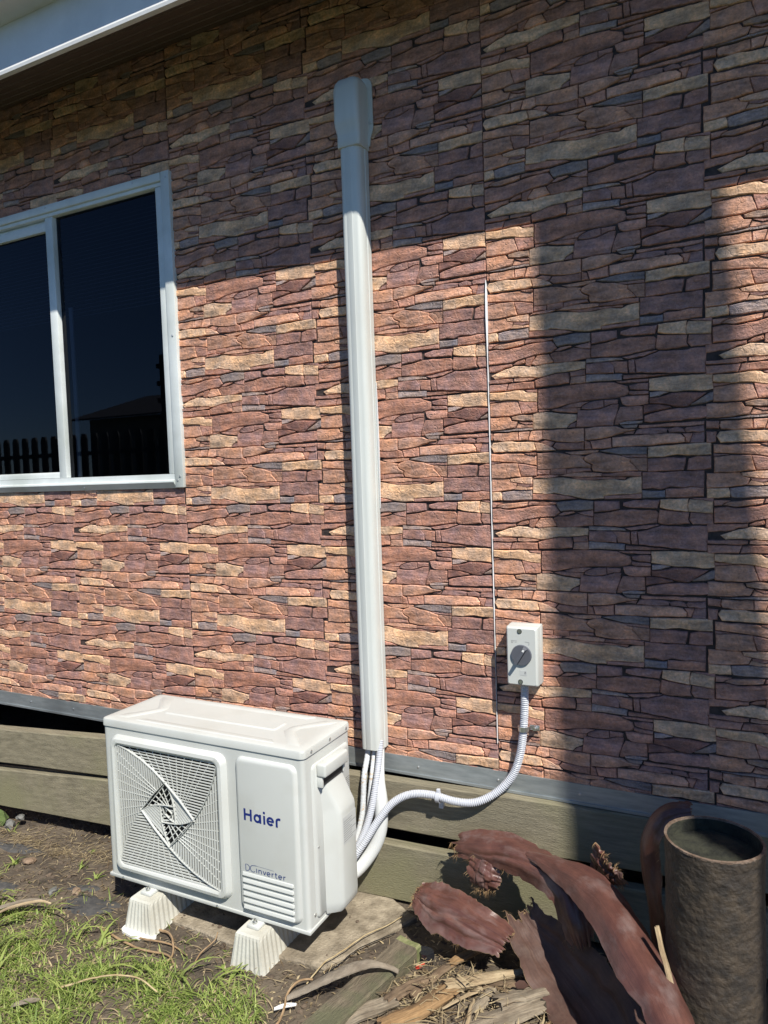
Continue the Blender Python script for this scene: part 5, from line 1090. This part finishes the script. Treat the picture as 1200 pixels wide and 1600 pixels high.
def blade(rg, x, y, L, lean, w, tint, az=None):
    az = rg.uniform(0, 2*pi) if az is None else az; z = gh(x, y)-0.004; P = []; n = 5
    for i in range(n+1):
        t = i/n; s = L*t; ang = lean*(0.35+0.9*t); P.append(V3((x+cos(az)*L*sin(ang)*t, y+sin(az)*L*sin(ang)*t, z+L*cos(ang)*t)))
    return (P, w, tint)
rg = random.Random(12)
GP = [(-0.95,-0.60),(-0.72,-0.60),(-0.50,-0.575),(-0.28,-0.62),(-0.10,-0.64),(0.05,-0.60),(0.20,-0.575),(0.30,-0.61),(0.33,-0.70),(0.40,-1.25),(-1.8,-1.25),(-1.5,-0.60)]
def gd(x, y):     # coverage 0..1
    if not in_poly(x, y, GP): return 0.03 if (x < 0.1 and y < -0.45) else 0
    e = sstep(-0.57, -0.72, y - 0.05*nz(x*6,1)) if x < 0.45 else 0
    return (0.25+0.75*e)*(0.10+1.1*max(0, 0.45+1.3*nz(x*6.5, y*6.5, 8)))
items = []
while len(items) < 19000:
    x = rg.uniform(-1.6, 0.42); y = rg.uniform(-1.25, -0.45)
    if rg.random() > gd(x, y): continue
    az0 = rg.uniform(0, 2*pi); tall = 0.6+0.8*max(0, 0.5+nz(x*4, y*4, 5))
    for k in range(rg.randint(2, 5)):
        L = rg.uniform(0.020, 0.060)*tall; items.append(blade(rg, x+rg.gauss(0,0.008), y+rg.gauss(0,0.008), L, rg.uniform(0.55,1.35), rg.uniform(0.0010,0.0025), rg.random()*0.98, rg.gauss(az0,1.1)))
for x, y, az, L in ((-0.86,-0.60,0.2,0.13),(-0.80,-0.64,-0.3,0.16),(-0.62,-0.60,0.3,0.12),(-0.95,-0.58,1.4,0.10),(-0.20,-0.72,0.2,0.16),(-0.12,-0.69,-0.1,0.14),(-0.40,-0.66,1.2,0.11),(-0.58,-0.80,0.7,0.15),(-0.50,-0.86,1.5,0.12),(0.02,-0.66,0.1,0.15),(0.12,-0.63,0.4,0.13),(-0.7,-0.75,0.5,0.14),(0.16,-0.60,0.9,0.10),(-0.3,-0.64,1.7,0.11),(-0.27,-0.61,0.6,0.07),(-0.31,-0.63,2.4,0.08)):
    for k in range(3): items.append(blade(rg, x+rg.gauss(0,0.012), y+rg.gauss(0,0.012), L*rg.uniform(0.7,1.1), rg.uniform(0.7,1.2), rg.uniform(0.004,0.0062), rg.uniform(0.45,0.95), az+rg.gauss(0,0.4)))
grass = strips('grass', items, M['grass']); tag(grass, 'patchy bright green grass in the lower left foreground', 'grass'); kind(grass, 'stuff')
# coarse grass further back in the yard, behind the viewpoint
def weed(x, y, n, L, seed, label):
    rg = random.Random(seed); it = []
    for k in range(n): it.append(blade(rg, x+rg.gauss(0,0.006), y+rg.gauss(0,0.006), L*rg.uniform(0.6,1.1), rg.uniform(0.5,1.3), rg.uniform(0.003,0.005), rg.uniform(0.2,0.9), 2*pi*k/n+rg.gauss(0,0.3)))
    o = strips('weed_plant', it, M['grass']); tag(o, label, 'weed', 'small weeds on the soil')
weed(-0.995,-0.44,9,0.055,1,'leafy weed tuft at the left edge beside the flat brown stone')
weed(-0.745,-0.325,6,0.05,2,'small weed just left of the unit, below the boards')
weed(-0.63,-0.375,6,0.045,3,'weed sprout nearest the left face of the unit')
weed(-0.80,-0.245,4,0.03,4,'tiny weed in the straw under the lower board')
weed(-1.22,-0.285,4,0.04,5,'little weed behind the pale grey rock')
weed(0.13,-0.575,7,0.05,6,'weed growing at the foot of the right support block')
weed(-0.62,-0.43,4,0.03,7,'flat dull weed above the largest weed mat patch')
items = []
rg = random.Random(21)
while len(items) < 4600:
    x = rg.uniform(-1.7, 1.35); y = rg.uniform(-1.1, -0.06)
    if in_poly(x, y, SLAB) and rg.random() < 0.97: continue
    band_ = math.exp(-((y-(-0.06+0.186*(x+0.36)*(1 if x < -0.36 else 0)-0.11))/0.06)**2)*(1 if -1.6 < x < -0.45 else 0.0)
    pile = math.exp(-((x-0.85)**2/0.05+(y+0.45)**2/0.02))
    d = 0.16+0.9*band_+1.2*pile
    if x > 0.3 and not pile > 0.05: d *= 0.6
    if rg.random() > d: continue
    L = rg.uniform(0.012, 0.05 if band_ < 0.3 else 0.075)*(1.3 if pile > 0.3 else 1); az = rg.gauss(0.6, 0.9); z = gh(x, y)+0.003+rg.random()**3*(0.02+0.04*pile); tl = rg.gauss(0, 0.12)
    p = V3((x,y,z)); dd = V3((cos(az)*L, sin(az)*L, tl*L)); items.append(([p-dd*0.5, p+V3((rg.gauss(0,L*0.06),rg.gauss(0,L*0.06),0.002)), p+dd*0.5], rg.uniform(0.0007,0.0019)*(2.2 if pile > 0.3 and rg.random() < 0.3 else 1), rg.random()))
for k in range(2600):
    x = rg.uniform(-1.6, 0.42); y = rg.uniform(-1.2, -0.5)
    if rg.random() > 0.25+gd(x, y): continue
    items.append(blade(rg, x, y, rg.uniform(0.02,0.06), rg.uniform(1.0,1.5), rg.uniform(0.001,0.0024), rg.uniform(0.4,1.0)))
for k in range(1500):
    x = rg.uniform(-1.6, 0.7); y = rg.uniform(-0.9, -0.1)
    if in_poly(x, y, SLAB): continue
    L = rg.uniform(0.006, 0.022); az = rg.uniform(0, 2*pi); p = V3((x,y,gh(x,y)+0.003)); dd = V3((cos(az)*L, sin(az)*L, rg.gauss(0,0.2)*L)); items.append(([p-dd*0.5, p+V3((0,0,0.002)), p+dd*0.5], rg.uniform(0.0015,0.0045), rg.random()))
lit = strips('leaf_litter', items, M['litter']); tag(lit, 'scattered dry straw and leaf litter over the bare soil', 'leaf litter'); kind(lit, 'stuff')
rg = random.Random(33); b = MB()
ico = bmesh.new(); bmesh.ops.create_icosphere(ico, subdivisions=1, radius=1.0); IV = [v.co.copy() for v in ico.verts]; IF = [[v.index for v in f.verts] for f in ico.faces]; ico.free()
cnt = 0
while cnt < 4500:
    x = rg.uniform(-1.6, 1.3); y = rg.uniform(-0.95, -0.05)
    if in_poly(x, y, SLAB) and rg.random() < 0.93: continue
    s = 0.0018+0.008*rg.random()**3.2; sh = V3((rg.uniform(0.7,1.4),rg.uniform(0.7,1.4),rg.uniform(0.45,0.9)))*s; sd_ = rg.random()*50
    z = (0.006 if in_poly(x, y, SLAB) else gh(x, y))+s*0.25
    b.add([(x+v.x*sh.x*(1+0.3*nz(v.x*2+sd_,v.y*2,v.z*2)), y+v.y*sh.y*(1+0.3*nz(v.x*2,v.y*2+sd_,v.z*2)), z+v.z*sh.z) for v in IV], IF); cnt += 1
cl = b.build('soil_clods', M['clod']); tag(cl, 'loose crumbs of soil and grit over the ground', 'soil'); kind(cl, 'stuff')

# ------------------------------------------------------------------ outside the frame: what casts the shade and stands in the reflection
palm = thing('palm_tree', 'tall palm whose trunk shades the wall right of the switch', 'palm tree', (3.45,-2.0,0))
def px(h): return 1.222+2.16-0.055*(h-5.1)-3.45
rings = []
for i in range(81):
    h = 10.2*i/80; r_ = max(0.12, 0.180-0.0165*(h-5.1))*(1.0+(0.012 if i % 2 else 0)); rings.append([(px(h)+r_*cos(2*pi*k/28), r_*sin(2*pi*k/28), h-0.05) for k in range(28)])
MB().loft(rings).build('trunk', M['trunk'], palm, 60)
rg = random.Random(8); V, F = [], []
for k in range(22):
    az = 2*pi*k/22+rg.uniform(-0.1,0.1); el = rg.uniform(0.15, 1.25); L = rg.uniform(1.7, 2.2); prev = None
    for i in range(26):
        t = i/25; hx = px(10.2)+cos(az)*L*t*cos(el*(1-t*0.6)); hy = sin(az)*L*t*cos(el*(1-t*0.6)); hz = 10.1+L*(sin(el)*t-0.75*t*t)
        for s in (-1, 1):
            ll = 0.5*sin(pi*(0.12+0.83*t)); a2 = az+s*1.0; b0 = len(V)
            V += [(hx,hy,hz),(hx+cos(a2)*ll*0.5-sin(az)*0.02,hy+sin(a2)*ll*0.5+cos(az)*0.02,hz+0.03),(hx+cos(a2)*ll,hy+sin(a2)*ll,hz-0.12),(hx+cos(az)*0.05,hy+sin(az)*0.05,hz)]; F.append((b0,b0+1,b0+2,b0+3))
b = MB(); b.v = V; b.f = F; b.build('crown', M['frond'], palm)
fence = thing('picket_fence', 'dark steel picket fence across the yard, mirrored in the window', 'fence', (-8.0,-4.2,0))
pk = MB().box(-0.05,0.05,-0.012,0.012,0.05,2.0).hexa([(-0.05,-0.012,2.0),(0.05,-0.012,2.0),(0.05,0.012,2.0),(-0.05,0.012,2.0),(-0.03,-0.012,2.05),(0.03,-0.012,2.05),(0.03,0.012,2.05),(-0.03,0.012,2.05)]).build('picket', M['fence'], fence)
pk.location = (-6.0,0,0)
for k in range(1, 78): link_copy(pk, fence, (-6.0+0.185*k,0,0.0))
for z in (0.35, 1.78): MB().box(-6.1,8.4,0.0125,0.05,z,z+0.05).build('rail', M['fence'], fence)
po = MB().box(-0.045,0.045,0.051,0.14,-0.1,2.0).build('post', M['fence'], fence); po.location = (-6.0,0,0)
for k in range(1, 6): link_copy(po, fence, (-6.0+2.6*k,0,0))
tp = MB().box(3.42,3.5,-0.10,-0.02,-0.1,2.9)
for k in range(6): tp.box(3.36,3.419,-0.09,-0.03,1.75+0.2*k,1.80+0.2*k)
tp.build('wire_post', M['fence'], fence)
nh = thing('neighbour_house', 'low neighbouring house beyond the fence, mirrored in the window', 'house', (-9,-15,0))
MB().box(-9,12,-6,0,-0.1,3.5).build('wall', M['nwall'], nh)
rf = MB()
for (ya, za, yb, zb) in ((-3,4.5,0.5,3.45),(-6.5,3.45,-3,4.5)):
    rf.hexa([(-9.4,ya,za),(12.4,ya,za),(12.4,yb,zb),(-9.4,yb,zb),(-9.4,ya,za+0.06),(12.4,ya,za+0.06),(12.4,yb,zb+0.06),(-9.4,yb,zb+0.06)])
rf.build('roof', M['nroof'], nh)
ch = MB().box(0.6,1.3,-2.6,-2.0,4.1,5.0).build('chimney', M['nwall'], nh)
